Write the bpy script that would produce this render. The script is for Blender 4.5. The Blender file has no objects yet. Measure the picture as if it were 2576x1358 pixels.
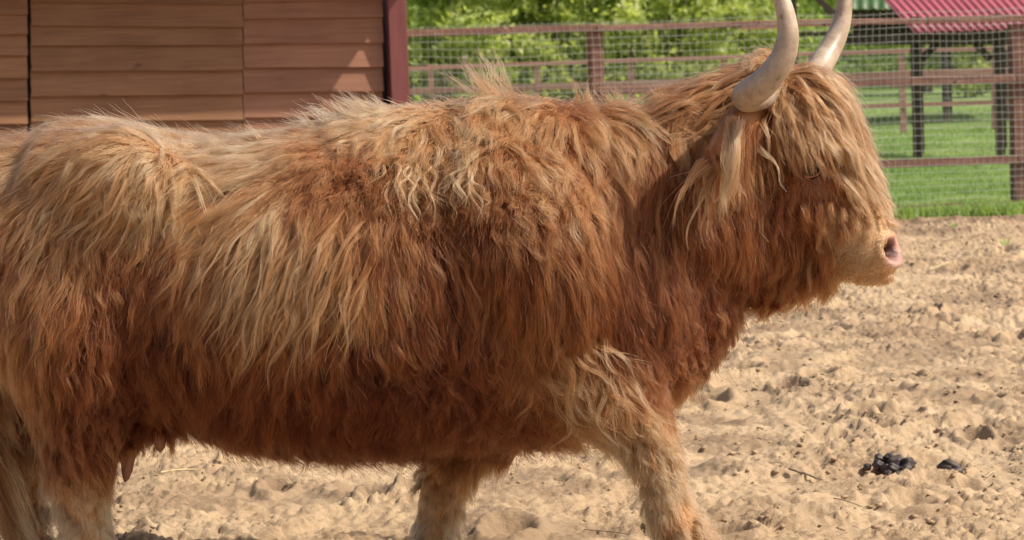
import bpy, bmesh, math, random
import numpy as np
from mathutils import Vector, Matrix
from mathutils.bvhtree import BVHTree

random.seed(7)
RNG = np.random.default_rng(11)
SC = bpy.context.scene
COL = SC.collection

# ------------------------------------------------------------------ camera
F = 6500.0                       # focal length in pixels of a 2576 px wide picture
CAMP = Vector((0.0, -6.5, 1.29))
PITCH = math.atan((679 - 160) / F)
ROLL = math.radians(2.0)
fwd = Vector((0, math.cos(PITCH), -math.sin(PITCH)))
rgt0 = Vector((1, 0, 0)); up0 = rgt0.cross(fwd)
upc = up0 * math.cos(ROLL) + rgt0 * math.sin(ROLL)
rgt = rgt0 * math.cos(ROLL) - up0 * math.sin(ROLL)
cam_d = bpy.data.cameras.new('camera')
cam = bpy.data.objects.new('camera', cam_d); COL.objects.link(cam)
cam.matrix_world = Matrix(((rgt.x, upc.x, -fwd.x, CAMP.x), (rgt.y, upc.y, -fwd.y, CAMP.y), (rgt.z, upc.z, -fwd.z, CAMP.z), (0, 0, 0, 1)))
cam_d.sensor_width = 36; cam_d.lens = F / 2576 * 36
cam_d.clip_end = 2000; cam_d.clip_start = 0.1
cam_d.dof.use_dof = True; cam_d.dof.focus_distance = 6.2; cam_d.dof.aperture_fstop = 10
SC.camera = cam

# ------------------------------------------------------------------ sky and sun
SUN_EL = math.radians(48); SUN_AZ = math.radians(-13)          # azimuth from +X towards +Y
world = bpy.data.worlds.new('World'); SC.world = world; world.use_nodes = True
wn = world.node_tree.nodes; wl = world.node_tree.links
sky = wn.new('ShaderNodeTexSky'); sky.sky_type = 'NISHITA'; sky.sun_disc = False
sky.sun_elevation = SUN_EL; sky.sun_rotation = math.radians(90) - SUN_AZ
sky.air_density = 1.0; sky.dust_density = 4.0; sky.ozone_density = 0.6
wl.new(sky.outputs[0], wn['Background'].inputs[0]); wn['Background'].inputs[1].default_value = 0.11
sd = bpy.data.lights.new('sun', 'SUN'); sd.energy = 4.6; sd.angle = math.radians(1.0); sd.color = (1.0, 0.90, 0.75)
sun = bpy.data.objects.new('sun', sd); COL.objects.link(sun)
TOSUN = Vector((math.cos(SUN_EL) * math.cos(SUN_AZ), math.cos(SUN_EL) * math.sin(SUN_AZ), math.sin(SUN_EL)))
sun.rotation_euler = TOSUN.to_track_quat('Z', 'Y').to_euler(); sun.location = (8, 0, 12)
SC.view_settings.view_transform = 'Standard'; SC.view_settings.look = 'None'
SC.view_settings.exposure = 0.10; SC.view_settings.gamma = 1.0
SC.cycles_curves.shape = 'RIBBONS'
SC.cycles.max_bounces = 6; SC.cycles.diffuse_bounces = 3; SC.cycles.glossy_bounces = 4
SC.cycles.transmission_bounces = 5; SC.cycles.transparent_max_bounces = 8
SC.cycles.use_denoising = True

# ------------------------------------------------------------------ helpers
def P(px, py, Y):
    """world point seen at pixel (2576 px wide frame) lying at depth Y"""
    d = fwd * F + rgt * (px - 1288) + upc * (679 - py)
    return CAMP + d * ((Y - CAMP.y) / d.y)

def G(px, py, z=0.0):
    d = fwd * F + rgt * (px - 1288) + upc * (679 - py)
    return CAMP + d * ((z - CAMP.z) / d.z)

RN = np.array(rgt); UN = np.array(upc); FN = np.array(fwd); CN = np.array(CAMP)
def proj(p):
    q = np.asarray(p) - CN
    w = q @ FN
    return 1288 + F * (q @ RN) / w, 679 - F * (q @ UN) / w

def tag(o, label=None, cat=None, group=None, kind=None):
    if label: o['label'] = label
    if cat: o['category'] = cat
    if group: o['group'] = group
    if kind: o['kind'] = kind
    return o

def link(name, me, mat=None, parent=None):
    o = bpy.data.objects.new(name, me); COL.objects.link(o)
    if mat and me is not None and not me.materials: me.materials.append(mat)
    if parent: o.parent = parent
    return o

def empty(name, loc=(0, 0, 0)):
    o = bpy.data.objects.new(name, None); COL.objects.link(o); o.location = loc; o.empty_display_size = 0.1
    return o

def mesh_np(name, v, f, smooth=False):
    """v (n,3); f (m,k) int array of equal sided faces, or a list of faces"""
    me = bpy.data.meshes.new(name)
    if isinstance(f, np.ndarray):
        m, k = f.shape
        me.vertices.add(len(v)); me.vertices.foreach_set('co', np.ascontiguousarray(v, dtype=np.float32).ravel())
        me.loops.add(m * k); me.loops.foreach_set('vertex_index', f.astype(np.int32).ravel())
        me.polygons.add(m); me.polygons.foreach_set('loop_start', np.arange(0, m * k, k, dtype=np.int32))
        me.update(calc_edges=True); me.validate()
    else:
        me.from_pydata([tuple(x) for x in v], [], f); me.update()
    if smooth: me.polygons.foreach_set('use_smooth', np.ones(len(me.polygons), dtype=bool))
    return me

def box_mesh(name, a, b, w, h, up=Vector((0, 0, 1)), bevel=0.0, jit=0.0):
    """bar from a to b, w across, h along up"""
    a = Vector(a); b = Vector(b); t = (b - a).normalized()
    s = t.cross(up)
    if s.length < 1e-4: s = Vector((1, 0, 0))
    s.normalize(); u = s.cross(t).normalized()
    bm = bmesh.new(); vs = []
    for e in (a, b):
        for i, j in ((-1, -1), (1, -1), (1, 1), (-1, 1)):
            vs.append(bm.verts.new(e + s * (i * w / 2) + u * (j * h / 2) + Vector((random.uniform(-jit, jit), random.uniform(-jit, jit), random.uniform(-jit, jit)))))
    for q in ((0, 1, 2, 3), (7, 6, 5, 4), (0, 4, 5, 1), (1, 5, 6, 2), (2, 6, 7, 3), (3, 7, 4, 0)):
        bm.faces.new([vs[i] for i in q])
    bmesh.ops.recalc_face_normals(bm, faces=bm.faces)
    if bevel: bmesh.ops.bevel(bm, geom=bm.edges[:], offset=bevel, segments=1, affect='EDGES')
    me = bpy.data.meshes.new(name); bm.to_mesh(me); bm.free()
    return me

def bar(name, a, b, w, h, mat, parent, **k):
    return link(name, box_mesh(name, a, b, w, h, **k), mat, parent)

def tube_np(pts, rads, seg=8, flat=None):
    """tapered tube along pts: returns verts, quad faces (+caps as degenerate free quads omitted)"""
    pts = np.asarray(pts, float); n = len(pts)
    t = np.gradient(pts, axis=0); t /= np.linalg.norm(t, axis=1)[:, None]
    ref = np.array([0.13, 0.97, 0.2]); s = np.cross(t, ref); s /= np.linalg.norm(s, axis=1)[:, None]
    u = np.cross(s, t)
    a = np.linspace(0, 2 * np.pi, seg, endpoint=False)
    r = np.asarray(rads, float)
    v = pts[:, None, :] + r[:, None, None] * (np.cos(a)[None, :, None] * s[:, None, :] + np.sin(a)[None, :, None] * u[:, None, :])
    v = v.reshape(-1, 3)
    i, j = np.meshgrid(np.arange(n - 1), np.arange(seg), indexing='ij')
    f = np.stack([i * seg + j, i * seg + (j + 1) % seg, (i + 1) * seg + (j + 1) % seg, (i + 1) * seg + j], -1).reshape(-1, 4)
    return v, f

def merge_np(parts):
    vs, fs, o = [], [], 0
    for v, f in parts:
        vs.append(v); fs.append(f + o); o += len(v)
    return np.concatenate(vs), np.concatenate(fs)

def spline(ctrl, n):
    """Catmull-Rom through ctrl rows"""
    c = np.asarray(ctrl, float); c = np.vstack([2 * c[0] - c[1], c, 2 * c[-1] - c[-2]])
    m = len(c) - 3; out = []
    for x in np.linspace(0, m - 1e-6, n):
        i = int(x); t = x - i; p0, p1, p2, p3 = c[i:i + 4]
        out.append(0.5 * (2 * p1 + (p2 - p0) * t + (2 * p0 - 5 * p1 + 4 * p2 - p3) * t * t + (3 * p1 - p0 - 3 * p2 + p3) * t ** 3))
    return np.array(out)

def hash2(ix, iy, seed):
    h = (ix.astype(np.int64) * 374761393 + iy.astype(np.int64) * 668265263 + seed * 974634777) & 0x7fffffff
    h = ((h ^ (h >> 13)) * 1274126177) & 0x7fffffff
    return ((h ^ (h >> 16)) & 0xffff) / 65535.0

def vnoise(x, y, seed=0):
    ix = np.floor(x); iy = np.floor(y); fx = x - ix; fy = y - iy
    ix = ix.astype(np.int64); iy = iy.astype(np.int64)
    fx = fx * fx * fx * (fx * (fx * 6 - 15) + 10); fy = fy * fy * fy * (fy * (fy * 6 - 15) + 10)
    a = hash2(ix, iy, seed); b = hash2(ix + 1, iy, seed); c = hash2(ix, iy + 1, seed); d = hash2(ix + 1, iy + 1, seed)
    return (a * (1 - fx) + b * fx) * (1 - fy) + (c * (1 - fx) + d * fx) * fy

def fbm(x, y, seed=0, oct=4, gain=0.5):
    s = 0; a = 1; t = 0
    for o in range(oct):
        s = s + a * vnoise(x * 2 ** o + 17.3 * o, y * 2 ** o - 9.1 * o, seed + o); t += a; a *= gain
    return s / t

# ------------------------------------------------------------------ materials
def new_mat(name):
    m = bpy.data.materials.new(name); m.use_nodes = True
    nt = m.node_tree; b = nt.nodes['Principled BSDF']
    return m, nt, b

def N(nt, t, **k):
    n = nt.nodes.new(t)
    for a, v in k.items():
        if a.startswith('i_'):
            key = a[2:]
            n.inputs[int(key) if key.isdigit() else key.replace('_', ' ')].default_value = v
        else: setattr(n, a, v)
    return n

def ramp(nt, stops, fac=None):
    r = nt.nodes.new('ShaderNodeValToRGB'); e = r.color_ramp.elements
    while len(e) < len(stops): e.new(0.5)
    for k, (p, c) in enumerate(stops):
        e[k].position = p; e[k].color = (*c, 1)
    if fac: nt.links.new(fac, r.inputs[0])
    return r

def wood_mat(name, c1, c2, c3, scale=(3, 40, 40), rough=0.75, bump=0.15, knots=0.0, rand=0.25):
    """painted or weathered timber: grain along local generated coords, per piece tint"""
    m, nt, b = new_mat(name); L = nt.links.new
    tc = N(nt, 'ShaderNodeTexCoord'); oi = N(nt, 'ShaderNodeObjectInfo')
    add = N(nt, 'ShaderNodeVectorMath', operation='ADD'); L(tc.outputs['Object'], add.inputs[0])
    cmb = N(nt, 'ShaderNodeVectorMath', operation='SCALE'); cmb.inputs[0].default_value = (13.1, 7.7, 5.3); L(oi.outputs['Random'], cmb.inputs['Scale']); L(cmb.outputs[0], add.inputs[1])
    mp = N(nt, 'ShaderNodeMapping'); mp.inputs['Scale'].default_value = scale; L(add.outputs[0], mp.inputs[0])
    n1 = N(nt, 'ShaderNodeTexNoise', i_Scale=1.0, i_Detail=6.0, i_Roughness=0.6, i_Distortion=0.6); L(mp.outputs[0], n1.inputs['Vector'])
    n2 = N(nt, 'ShaderNodeTexNoise', i_Scale=2.2, i_Detail=4.0); L(add.outputs[0], n2.inputs['Vector'])
    mx = N(nt, 'ShaderNodeMath', operation='MULTIPLY_ADD'); L(n1.outputs[0], mx.inputs[0]); mx.inputs[1].default_value = 0.6
    m2 = N(nt, 'ShaderNodeMath', operation='MULTIPLY'); L(n2.outputs[0], m2.inputs[0]); m2.inputs[1].default_value = 0.4; L(m2.outputs[0], mx.inputs[2])
    r = ramp(nt, [(0.32, c1), (0.5, c2), (0.69, c3)], mx.outputs[0])
    hsv = N(nt, 'ShaderNodeHueSaturation'); L(r.outputs[0], hsv.inputs['Color'])
    mr = N(nt, 'ShaderNodeMapRange'); L(oi.outputs['Random'], mr.inputs[0]); mr.inputs[3].default_value = 1 - rand; mr.inputs[4].default_value = 1 + rand
    L(mr.outputs[0], hsv.inputs['Value'])
    col = hsv.outputs[0]
    if knots:
        vo = N(nt, 'ShaderNodeTexVoronoi', i_Scale=2.3); mp2 = N(nt, 'ShaderNodeMapping'); mp2.inputs['Scale'].default_value = (1, 1, 1.9); L(add.outputs[0], mp2.inputs[0]); L(mp2.outputs[0], vo.inputs['Vector'])
        kr = ramp(nt, [(0.0, (1, 1, 1)), (0.055, (0.7, 0.7, 0.7)), (0.085, (0, 0, 0))], vo.outputs['Distance'])
        mk = N(nt, 'ShaderNodeMixRGB', blend_type='MULTIPLY'); mk.inputs[2].default_value = (0.42, 0.36, 0.32, 1)
        kf = N(nt, 'ShaderNodeMath', operation='MULTIPLY'); L(kr.outputs[0], kf.inputs[0]); kf.inputs[1].default_value = knots
        L(kf.outputs[0], mk.inputs[0]); L(col, mk.inputs[1]); col = mk.outputs[0]
    L(col, b.inputs['Base Color']); b.inputs['Roughness'].default_value = rough
    bp = N(nt, 'ShaderNodeBump', i_Strength=bump, i_Distance=0.01); L(n1.outputs[0], bp.inputs['Height']); L(bp.outputs[0], b.inputs['Normal'])
    return m

M = {}
M['clap'] = wood_mat('stained clapboard', (0.18, 0.086, 0.043), (0.265, 0.131, 0.066), (0.34, 0.178, 0.093), scale=(2.2, 9, 60), knots=0.8, rand=0.12)
M['clap_pink'] = wood_mat('faded clapboard', (0.21, 0.096, 0.058), (0.31, 0.147, 0.090), (0.39, 0.195, 0.125), scale=(2.2, 9, 60), knots=0.9, rand=0.10)
M['post_red'] = wood_mat('oxblood paint', (0.16, 0.045, 0.045), (0.20, 0.06, 0.06), (0.23, 0.075, 0.07), scale=(20, 20, 2), rough=0.6, rand=0.05)
M['rail'] = wood_mat('weathered red rail', (0.13, 0.065, 0.045), (0.23, 0.115, 0.085), (0.33, 0.21, 0.16), scale=(3, 40, 40), rand=0.15)
M['rail_far'] = wood_mat('faded pink rail', (0.40, 0.17, 0.14), (0.48, 0.22, 0.19), (0.55, 0.29, 0.25), scale=(3, 40, 40), rand=0.1)
M['dark_wood'] = wood_mat('dark timber', (0.035, 0.022, 0.016), (0.06, 0.038, 0.028), (0.09, 0.06, 0.045), scale=(20, 20, 2), rand=0.2)

def plain(name, col, rough=0.6, metal=0.0, var=0.0, vs=6.0):
    m, nt, b = new_mat(name)
    b.inputs['Roughness'].default_value = rough; b.inputs['Metallic'].default_value = metal
    if var:
        n = N(nt, 'ShaderNodeTexNoise', i_Scale=vs, i_Detail=5.0); tc = N(nt, 'ShaderNodeTexCoord'); nt.links.new(tc.outputs['Object'], n.inputs['Vector'])
        r = ramp(nt, [(0.3, tuple(c * (1 - var) for c in col)), (0.7, tuple(min(1, c * (1 + var)) for c in col))], n.outputs[0])
        nt.links.new(r.outputs[0], b.inputs['Base Color'])
    else: b.inputs['Base Color'].default_value = (*col, 1)
    return m

M['wire'] = plain('galvanised wire', (0.42, 0.44, 0.42), 0.5, 0.35)
M['pink_roof'] = plain('pink painted steel', (0.46, 0.12, 0.15), 0.45, 0.0, 0.12, 2.0)
M['green_roof'] = plain('green painted steel', (0.06, 0.13, 0.045), 0.5, 0.0, 0.15, 2.0)
M['dung'] = plain('dung', (0.060, 0.043, 0.038), 0.55, 0.0, 0.5, 60.0)
M['twig'] = plain('dry twig', (0.34, 0.26, 0.18), 0.8, 0.0, 0.4, 40.0)
M['straw'] = plain('dry straw', (0.62, 0.5, 0.28), 0.6, 0.0, 0.2, 40.0)
M['bark'] = plain('bark', (0.14, 0.115, 0.085), 0.9, 0.0, 0.5, 8.0)
M['pale_bark'] = plain('pale bark', (0.40, 0.36, 0.29), 0.85, 0.0, 0.45, 6.0)
M['backing'] = plain('dark board backing', (0.03, 0.02, 0.016), 0.9)

def leaf_mat(name, c1, c2, c3, trans=0.45):
    m, nt, b = new_mat(name); L = nt.links.new
    at = N(nt, 'ShaderNodeAttribute', attribute_name='tone')
    r = ramp(nt, [(0.0, c1), (0.5, c2), (1.0, c3)], at.outputs['Fac'])
    L(r.outputs[0], b.inputs['Base Color']); b.inputs['Roughness'].default_value = 0.55
    tr = N(nt, 'ShaderNodeBsdfTranslucent')
    mul = N(nt, 'ShaderNodeMixRGB', blend_type='MULTIPLY'); mul.inputs[0].default_value = 1; L(r.outputs[0], mul.inputs[1]); mul.inputs[2].default_value = (1.3, 1.35, 0.7, 1)
    L(mul.outputs[0], tr.inputs[0])
    mx = N(nt, 'ShaderNodeMixShader'); mx.inputs[0].default_value = trans
    L(b.outputs[0], mx.inputs[1]); L(tr.outputs[0], mx.inputs[2]); L(mx.outputs[0], nt.nodes['Material Output'].inputs[0])
    return m
M['leaf'] = leaf_mat('young leaves', (0.22, 0.27, 0.08), (0.40, 0.46, 0.15), (0.58, 0.62, 0.26), 0.5)
M['leaf_dark'] = leaf_mat('wood leaves', (0.15, 0.21, 0.065), (0.28, 0.36, 0.12), (0.42, 0.50, 0.19), 0.5)
M['blade'] = leaf_mat('grass blades', (0.19, 0.30, 0.085), (0.29, 0.42, 0.135), (0.46, 0.56, 0.25), 0.4)

# sand
m, nt, b = new_mat('dry sand'); L = nt.links.new; M['sand'] = m
tc = N(nt, 'ShaderNodeTexCoord')
n1 = N(nt, 'ShaderNodeTexNoise', i_Scale=2.3, i_Detail=8.0, i_Roughness=0.65); L(tc.outputs['Object'], n1.inputs['Vector'])
n2 = N(nt, 'ShaderNodeTexNoise', i_Scale=42.0, i_Detail=7.0, i_Roughness=0.75); L(tc.outputs['Object'], n2.inputs['Vector'])
n3 = N(nt, 'ShaderNodeTexNoise', i_Scale=0.5, i_Detail=3.0); L(tc.outputs['Object'], n3.inputs['Vector'])
ad = N(nt, 'ShaderNodeMath', operation='MULTIPLY_ADD'); L(n2.outputs[0], ad.inputs[0]); ad.inputs[1].default_value = 0.45; 
mm = N(nt, 'ShaderNodeMath', operation='MULTIPLY'); L(n1.outputs[0], mm.inputs[0]); mm.inputs[1].default_value = 0.55; L(mm.outputs[0], ad.inputs[2])
r = ramp(nt, [(0.33, (0.27, 0.165, 0.095)), (0.46, (0.49, 0.35, 0.22)), (0.62, (0.62, 0.465, 0.305))], ad.outputs[0])
at = N(nt, 'ShaderNodeAttribute', attribute_name='damp')
mx = N(nt, 'ShaderNodeMixRGB'); mx.inputs[2].default_value = (0.27, 0.185, 0.12, 1); L(at.outputs['Fac'], mx.inputs[0]); L(r.outputs[0], mx.inputs[1])
L(mx.outputs[0], b.inputs['Base Color']); b.inputs['Roughness'].default_value = 0.95; b.inputs['Specular IOR Level'].default_value = 0.15
bp = N(nt, 'ShaderNodeBump', i_Strength=0.9, i_Distance=0.012); L(n2.outputs[0], bp.inputs['Height']); L(bp.outputs[0], b.inputs['Normal'])

m, nt, b = new_mat('meadow soil and turf'); L = nt.links.new; M['turf'] = m
tc = N(nt, 'ShaderNodeTexCoord')
n1 = N(nt, 'ShaderNodeTexNoise', i_Scale=0.35, i_Detail=8.0, i_Roughness=0.7); L(tc.outputs['Object'], n1.inputs['Vector'])
n2 = N(nt, 'ShaderNodeTexNoise', i_Scale=14.0, i_Detail=8.0, i_Roughness=0.75); L(tc.outputs['Object'], n2.inputs['Vector'])
ad = N(nt, 'ShaderNodeMath', operation='ADD'); L(n1.outputs[0], ad.inputs[0]); L(n2.outputs[0], ad.inputs[1])
r = ramp(nt, [(0.36, (0.17, 0.26, 0.07)), (0.5, (0.24, 0.36, 0.105)), (0.62, (0.36, 0.46, 0.17))], None)
hf = N(nt, 'ShaderNodeMath', operation='MULTIPLY'); hf.inputs[1].default_value = 0.5; L(ad.outputs[0], hf.inputs[0]); L(hf.outputs[0], r.inputs[0])
L(r.outputs[0], b.inputs['Base Color']); b.inputs['Roughness'].default_value = 0.9
bp = N(nt, 'ShaderNodeBump', i_Strength=0.9, i_Distance=0.05); L(n2.outputs[0], bp.inputs['Height']); L(bp.outputs[0], b.inputs['Normal'])

# horn
m, nt, b = new_mat('horn'); L = nt.links.new; M['horn'] = m
tc = N(nt, 'ShaderNodeTexCoord'); at = N(nt, 'ShaderNodeAttribute', attribute_name='along')
n1 = N(nt, 'ShaderNodeTexNoise', i_Scale=14.0, i_Detail=6.0, i_Roughness=0.7); L(tc.outputs['Object'], n1.inputs['Vector'])
n2 = N(nt, 'ShaderNodeTexNoise', i_Scale=38.0, i_Detail=5.0); L(tc.outputs['Object'], n2.inputs['Vector'])
r0 = ramp(nt, [(0.0, (0.40, 0.31, 0.24)), (0.3, (0.52, 0.41, 0.31)), (0.75, (0.64, 0.51, 0.39)), (1.0, (0.12, 0.09, 0.07))], at.outputs['Fac'])
r1 = ramp(nt, [(0.33, (0.42, 0.34, 0.29)), (0.62, (1, 1, 1))], n1.outputs[0])
r2 = ramp(nt, [(0.62, (1, 1, 1)), (0.70, (0.35, 0.27, 0.2))], n2.outputs[0])
ma = N(nt, 'ShaderNodeMixRGB', blend_type='MULTIPLY'); ma.inputs[0].default_value = 0.7; L(r0.outputs[0], ma.inputs[1]); L(r1.outputs[0], ma.inputs[2])
mb = N(nt, 'ShaderNodeMixRGB', blend_type='MULTIPLY'); mb.inputs[0].default_value = 0.6; L(ma.outputs[0], mb.inputs[1]); L(r2.outputs[0], mb.inputs[2])
L(mb.outputs[0], b.inputs['Base Color']); b.inputs['Roughness'].default_value = 0.40
b.inputs['Subsurface Weight'].default_value = 0.08; b.inputs['Subsurface Radius'].default_value = (0.02, 0.01, 0.006); b.inputs['Subsurface Scale'].default_value = 0.3
bp = N(nt, 'ShaderNodeBump', i_Strength=0.25, i_Distance=0.006); L(n1.outputs[0], bp.inputs['Height']); L(bp.outputs[0], b.inputs['Normal'])

# skin
m, nt, b = new_mat('cow skin'); L = nt.links.new; M['skin'] = m
at = N(nt, 'ShaderNodeAttribute', attribute_name='skin')
tc = N(nt, 'ShaderNodeTexCoord')
n1 = N(nt, 'ShaderNodeTexNoise', i_Scale=90.0, i_Detail=4.0); L(tc.outputs['Object'], n1.inputs['Vector'])
L(at.outputs['Color'], b.inputs['Base Color']); b.inputs['Roughness'].default_value = 0.5
b.inputs['Subsurface Weight'].default_value = 0.1; b.inputs['Subsurface Radius'].default_value = (0.02, 0.008, 0.005); b.inputs['Subsurface Scale'].default_value = 0.3
bp = N(nt, 'ShaderNodeBump', i_Strength=0.3, i_Distance=0.004); L(n1.outputs[0], bp.inputs['Height']); L(bp.outputs[0], b.inputs['Normal'])
M['hoof'] = plain('hoof', (0.07, 0.055, 0.045), 0.5, 0, 0.3, 20)
M['eye'] = plain('eye', (0.012, 0.009, 0.008), 0.08)
M['lid'] = plain('eyelid skin', (0.30, 0.13, 0.085), 0.45, 0, 0.15, 60)

# hair
m, nt, b = new_mat('cow hair'); L = nt.links.new; M['hair'] = m
nt.nodes.remove(b)
at = N(nt, 'ShaderNodeAttribute', attribute_name='tone'); hi = N(nt, 'ShaderNodeHairInfo')
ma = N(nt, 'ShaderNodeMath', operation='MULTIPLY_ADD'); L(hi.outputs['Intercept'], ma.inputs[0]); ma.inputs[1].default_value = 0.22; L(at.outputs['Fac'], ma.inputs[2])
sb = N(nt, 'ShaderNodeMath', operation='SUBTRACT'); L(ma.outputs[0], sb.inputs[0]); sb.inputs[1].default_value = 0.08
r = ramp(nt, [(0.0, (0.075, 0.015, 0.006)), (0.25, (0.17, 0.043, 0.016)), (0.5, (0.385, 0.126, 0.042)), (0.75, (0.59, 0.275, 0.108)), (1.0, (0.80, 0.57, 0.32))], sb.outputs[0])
hb = N(nt, 'ShaderNodeBsdfHairPrincipled', model='CHIANG', parametrization='COLOR')
L(r.outputs[0], hb.inputs['Color']); hb.inputs['Roughness'].default_value = 0.38; hb.inputs['Radial Roughness'].default_value = 0.55
hb.inputs['Random Roughness'].default_value = 0.2; hb.inputs['IOR'].default_value = 1.36
df = N(nt, 'ShaderNodeBsdfDiffuse'); L(r.outputs[0], df.inputs[0])
mx = N(nt, 'ShaderNodeMixShader'); mx.inputs[0].default_value = 0.25; L(hb.outputs[0], mx.inputs[1]); L(df.outputs[0], mx.inputs[2])
L(mx.outputs[0], nt.nodes['Material Output'].inputs[0])

# ------------------------------------------------------------------ sand paddock
FENCE_L = P(1000, 560, 19.0 - 6.5); FENCE_R = P(3000, 560, 20.5 - 6.5)
def fence_y(X): return FENCE_L.y + (X - FENCE_L.x) * (FENCE_R.y - FENCE_L.y) / (FENCE_R.x - FENCE_L.x)

xs = np.concatenate([np.array([-60, -40, -25, -15, -9, -7, -6, -5.3]), np.arange(-5, -1.86, 0.035), np.arange(-1.85, 4.5, 0.0085), np.arange(4.52, 8, 0.04), np.array([8.4, 9, 10, 13, 18, 28, 45, 60])])
ya = []; y = -0.9
while y < 14.9:
    ya.append(y); d = y + 6.5; y += 0.008 * (d / 7.0) ** 1.7
ys = np.concatenate([np.array([-40, -20, -12, -8, -6, -4.5, -3.7, -3.2]), np.arange(-3.0, -0.92, 0.03), np.array(ya)])
X, Y = np.meshgrid(xs, ys)
def sand_height(X, Y):
    wx = X + 0.10 * fbm(X * 4, Y * 4, 31, 3); wy = Y + 0.10 * fbm(X * 4 + 9, Y * 4, 33, 3)
    h = 0.05 * (fbm(X * 0.8, Y * 0.8, 1, 3) - 0.5)
    big = fbm(wx * 2.6, wy * 2.6, 5, 3)
    h += 0.085 * (big - 0.5)
    n = fbm(wx * 9, wy * 11, 9, 3, 0.55)
    h += 0.030 * np.abs(n - 0.5) * 2 - 0.008
    msk = np.clip(fbm(X * 2.6 + 5, Y * 2.6, 71, 3) * 3.6 - 1.2, 0.25, 1)
    c = fbm(wx * 30, wy * 30, 13, 3, 0.65)
    h += msk * 0.021 * np.clip(1 - np.abs(c - 0.5) * 3.6, -0.5, 1) - 0.008
    f = vnoise(wx * 58, wy * 58, 21); h += 0.012 * (0.3 + 0.7 * msk) * f ** 2
    f = vnoise(X * 105, Y * 105, 23); h += 0.007 * f * f
    return h
Z = sand_height(X, Y) * np.where((X < -5.2) | (X > 8.1) | (Y < -3.1), 0.15, 1.0)
for k in range(420):                                            # hoof prints
    hx, hy = random.uniform(-2.0, 4.4), random.uniform(0.3, 13.0); r0 = random.uniform(0.05, 0.11); dp = random.uniform(0.015, 0.05)
    ix = np.where(np.abs(xs - hx) < 0.3)[0]; iy = np.where(np.abs(ys - hy) < 0.3)[0]
    if len(ix) == 0 or len(iy) == 0: continue
    sx = slice(ix[0], ix[-1] + 1); sy = slice(iy[0], iy[-1] + 1)
    an = random.uniform(0, 3.14); dx = X[sy, sx] - hx; dy = Y[sy, sx] - hy
    u = dx * math.cos(an) + dy * math.sin(an); w = (dy * math.cos(an) - dx * math.sin(an)) * 1.35
    q = np.sqrt(u * u + w * w) / r0
    Z[sy, sx] += -dp * np.exp(-q ** 4) + dp * 0.55 * np.exp(-((q - 1.45) / 0.35) ** 2)
# behind the fence the sheet dips under the turf
FY = fence_y(X)
Z = np.where(Y > FY + 0.25, -0.12, Z)
Z = np.where((Y > FY - 0.5) & (Y <= FY + 0.25), Z * 0.5 - 0.005, Z)
v = np.stack([X, Y, Z], -1).reshape(-1, 3)
ny, nx = X.shape
i, j = np.meshgrid(np.arange(ny - 1), np.arange(nx - 1), indexing='ij')
f = np.stack([i * nx + j, i * nx + j + 1, (i + 1) * nx + j + 1, (i + 1) * nx + j], -1).reshape(-1, 4)
me = mesh_np('sand', v, f, smooth=True)
damp = np.clip((Y - (FY - 2.6)) / 2.6, 0, 1) * 0.75 * np.clip(fbm(X * 1.5, Y * 1.5, 77, 3) * 2.2 - 0.35, 0, 1)
damp += np.clip(fbm(X * 1.7, Y * 3.4, 91, 4) * 4 - 2.05, 0, 0.6)
a = me.attributes.new('damp', 'FLOAT', 'POINT'); a.data.foreach_set('value', np.clip(damp, 0, 1).astype(np.float32).ravel())
sand = link('sand_ground', me, M['sand']); tag(sand, 'churned pale sand of the paddock with hoof prints', 'ground', kind='structure')
def sandz(x, y):
    return float(Z[min(len(ys) - 1, int(np.searchsorted(ys, y))), min(len(xs) - 1, int(np.searchsorted(xs, x)))])

# loose clods of sand lying on the surface
def clod_proto(seed):
    rs = np.random.default_rng(seed); bm = bmesh.new(); bmesh.ops.create_icosphere(bm, subdivisions=1, radius=1)
    for q in bm.verts: q.co *= rs.uniform(0.7, 1.2)
    vv = np.array([q.co[:] for q in bm.verts]); bm.faces.ensure_lookup_table(); ff = np.array([[p.index for p in fc.verts] for fc in bm.faces]); bm.free()
    return vv, ff
protos = [clod_proto(s) for s in range(6)]
parts = []
nc = 17000
cx = RNG.uniform(-1.9, 4.4, nc); cd_ = 6.9 + (19.2 - 6.9) * RNG.uniform(0, 1, nc) ** 1.25; cy = cd_ - 6.5
ck = (cy < fence_y(cx) - 0.1) & (np.abs(cx) < 0.24 * cd_) & (fbm(cx * 2.2, cy * 2.2, 55, 3) > RNG.uniform(0.36, 0.6, nc)); cx, cy = cx[ck], cy[ck]; nc = len(cx)
for k in range(nc):
    s = 0.004 + 0.008 * RNG.uniform() ** 3.0
    vv, ff = protos[k % 6]; a = RNG.uniform(0, 6.28)
    R = np.array([[math.cos(a), -math.sin(a), 0], [math.sin(a), math.cos(a), 0], [0, 0, 1]])
    parts.append(((vv * s * np.array([1.45, 1.1, 0.62])) @ R.T + np.array([cx[k], cy[k], sandz(cx[k], cy[k]) - s * 0.05]), ff))
v, f = merge_np(parts)
clods = link('sand_clods', mesh_np('sand_clods', v, f), M['sand']); tag(clods, 'small loose clods of sand scattered over the paddock', 'clods', kind='stuff')

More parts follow.
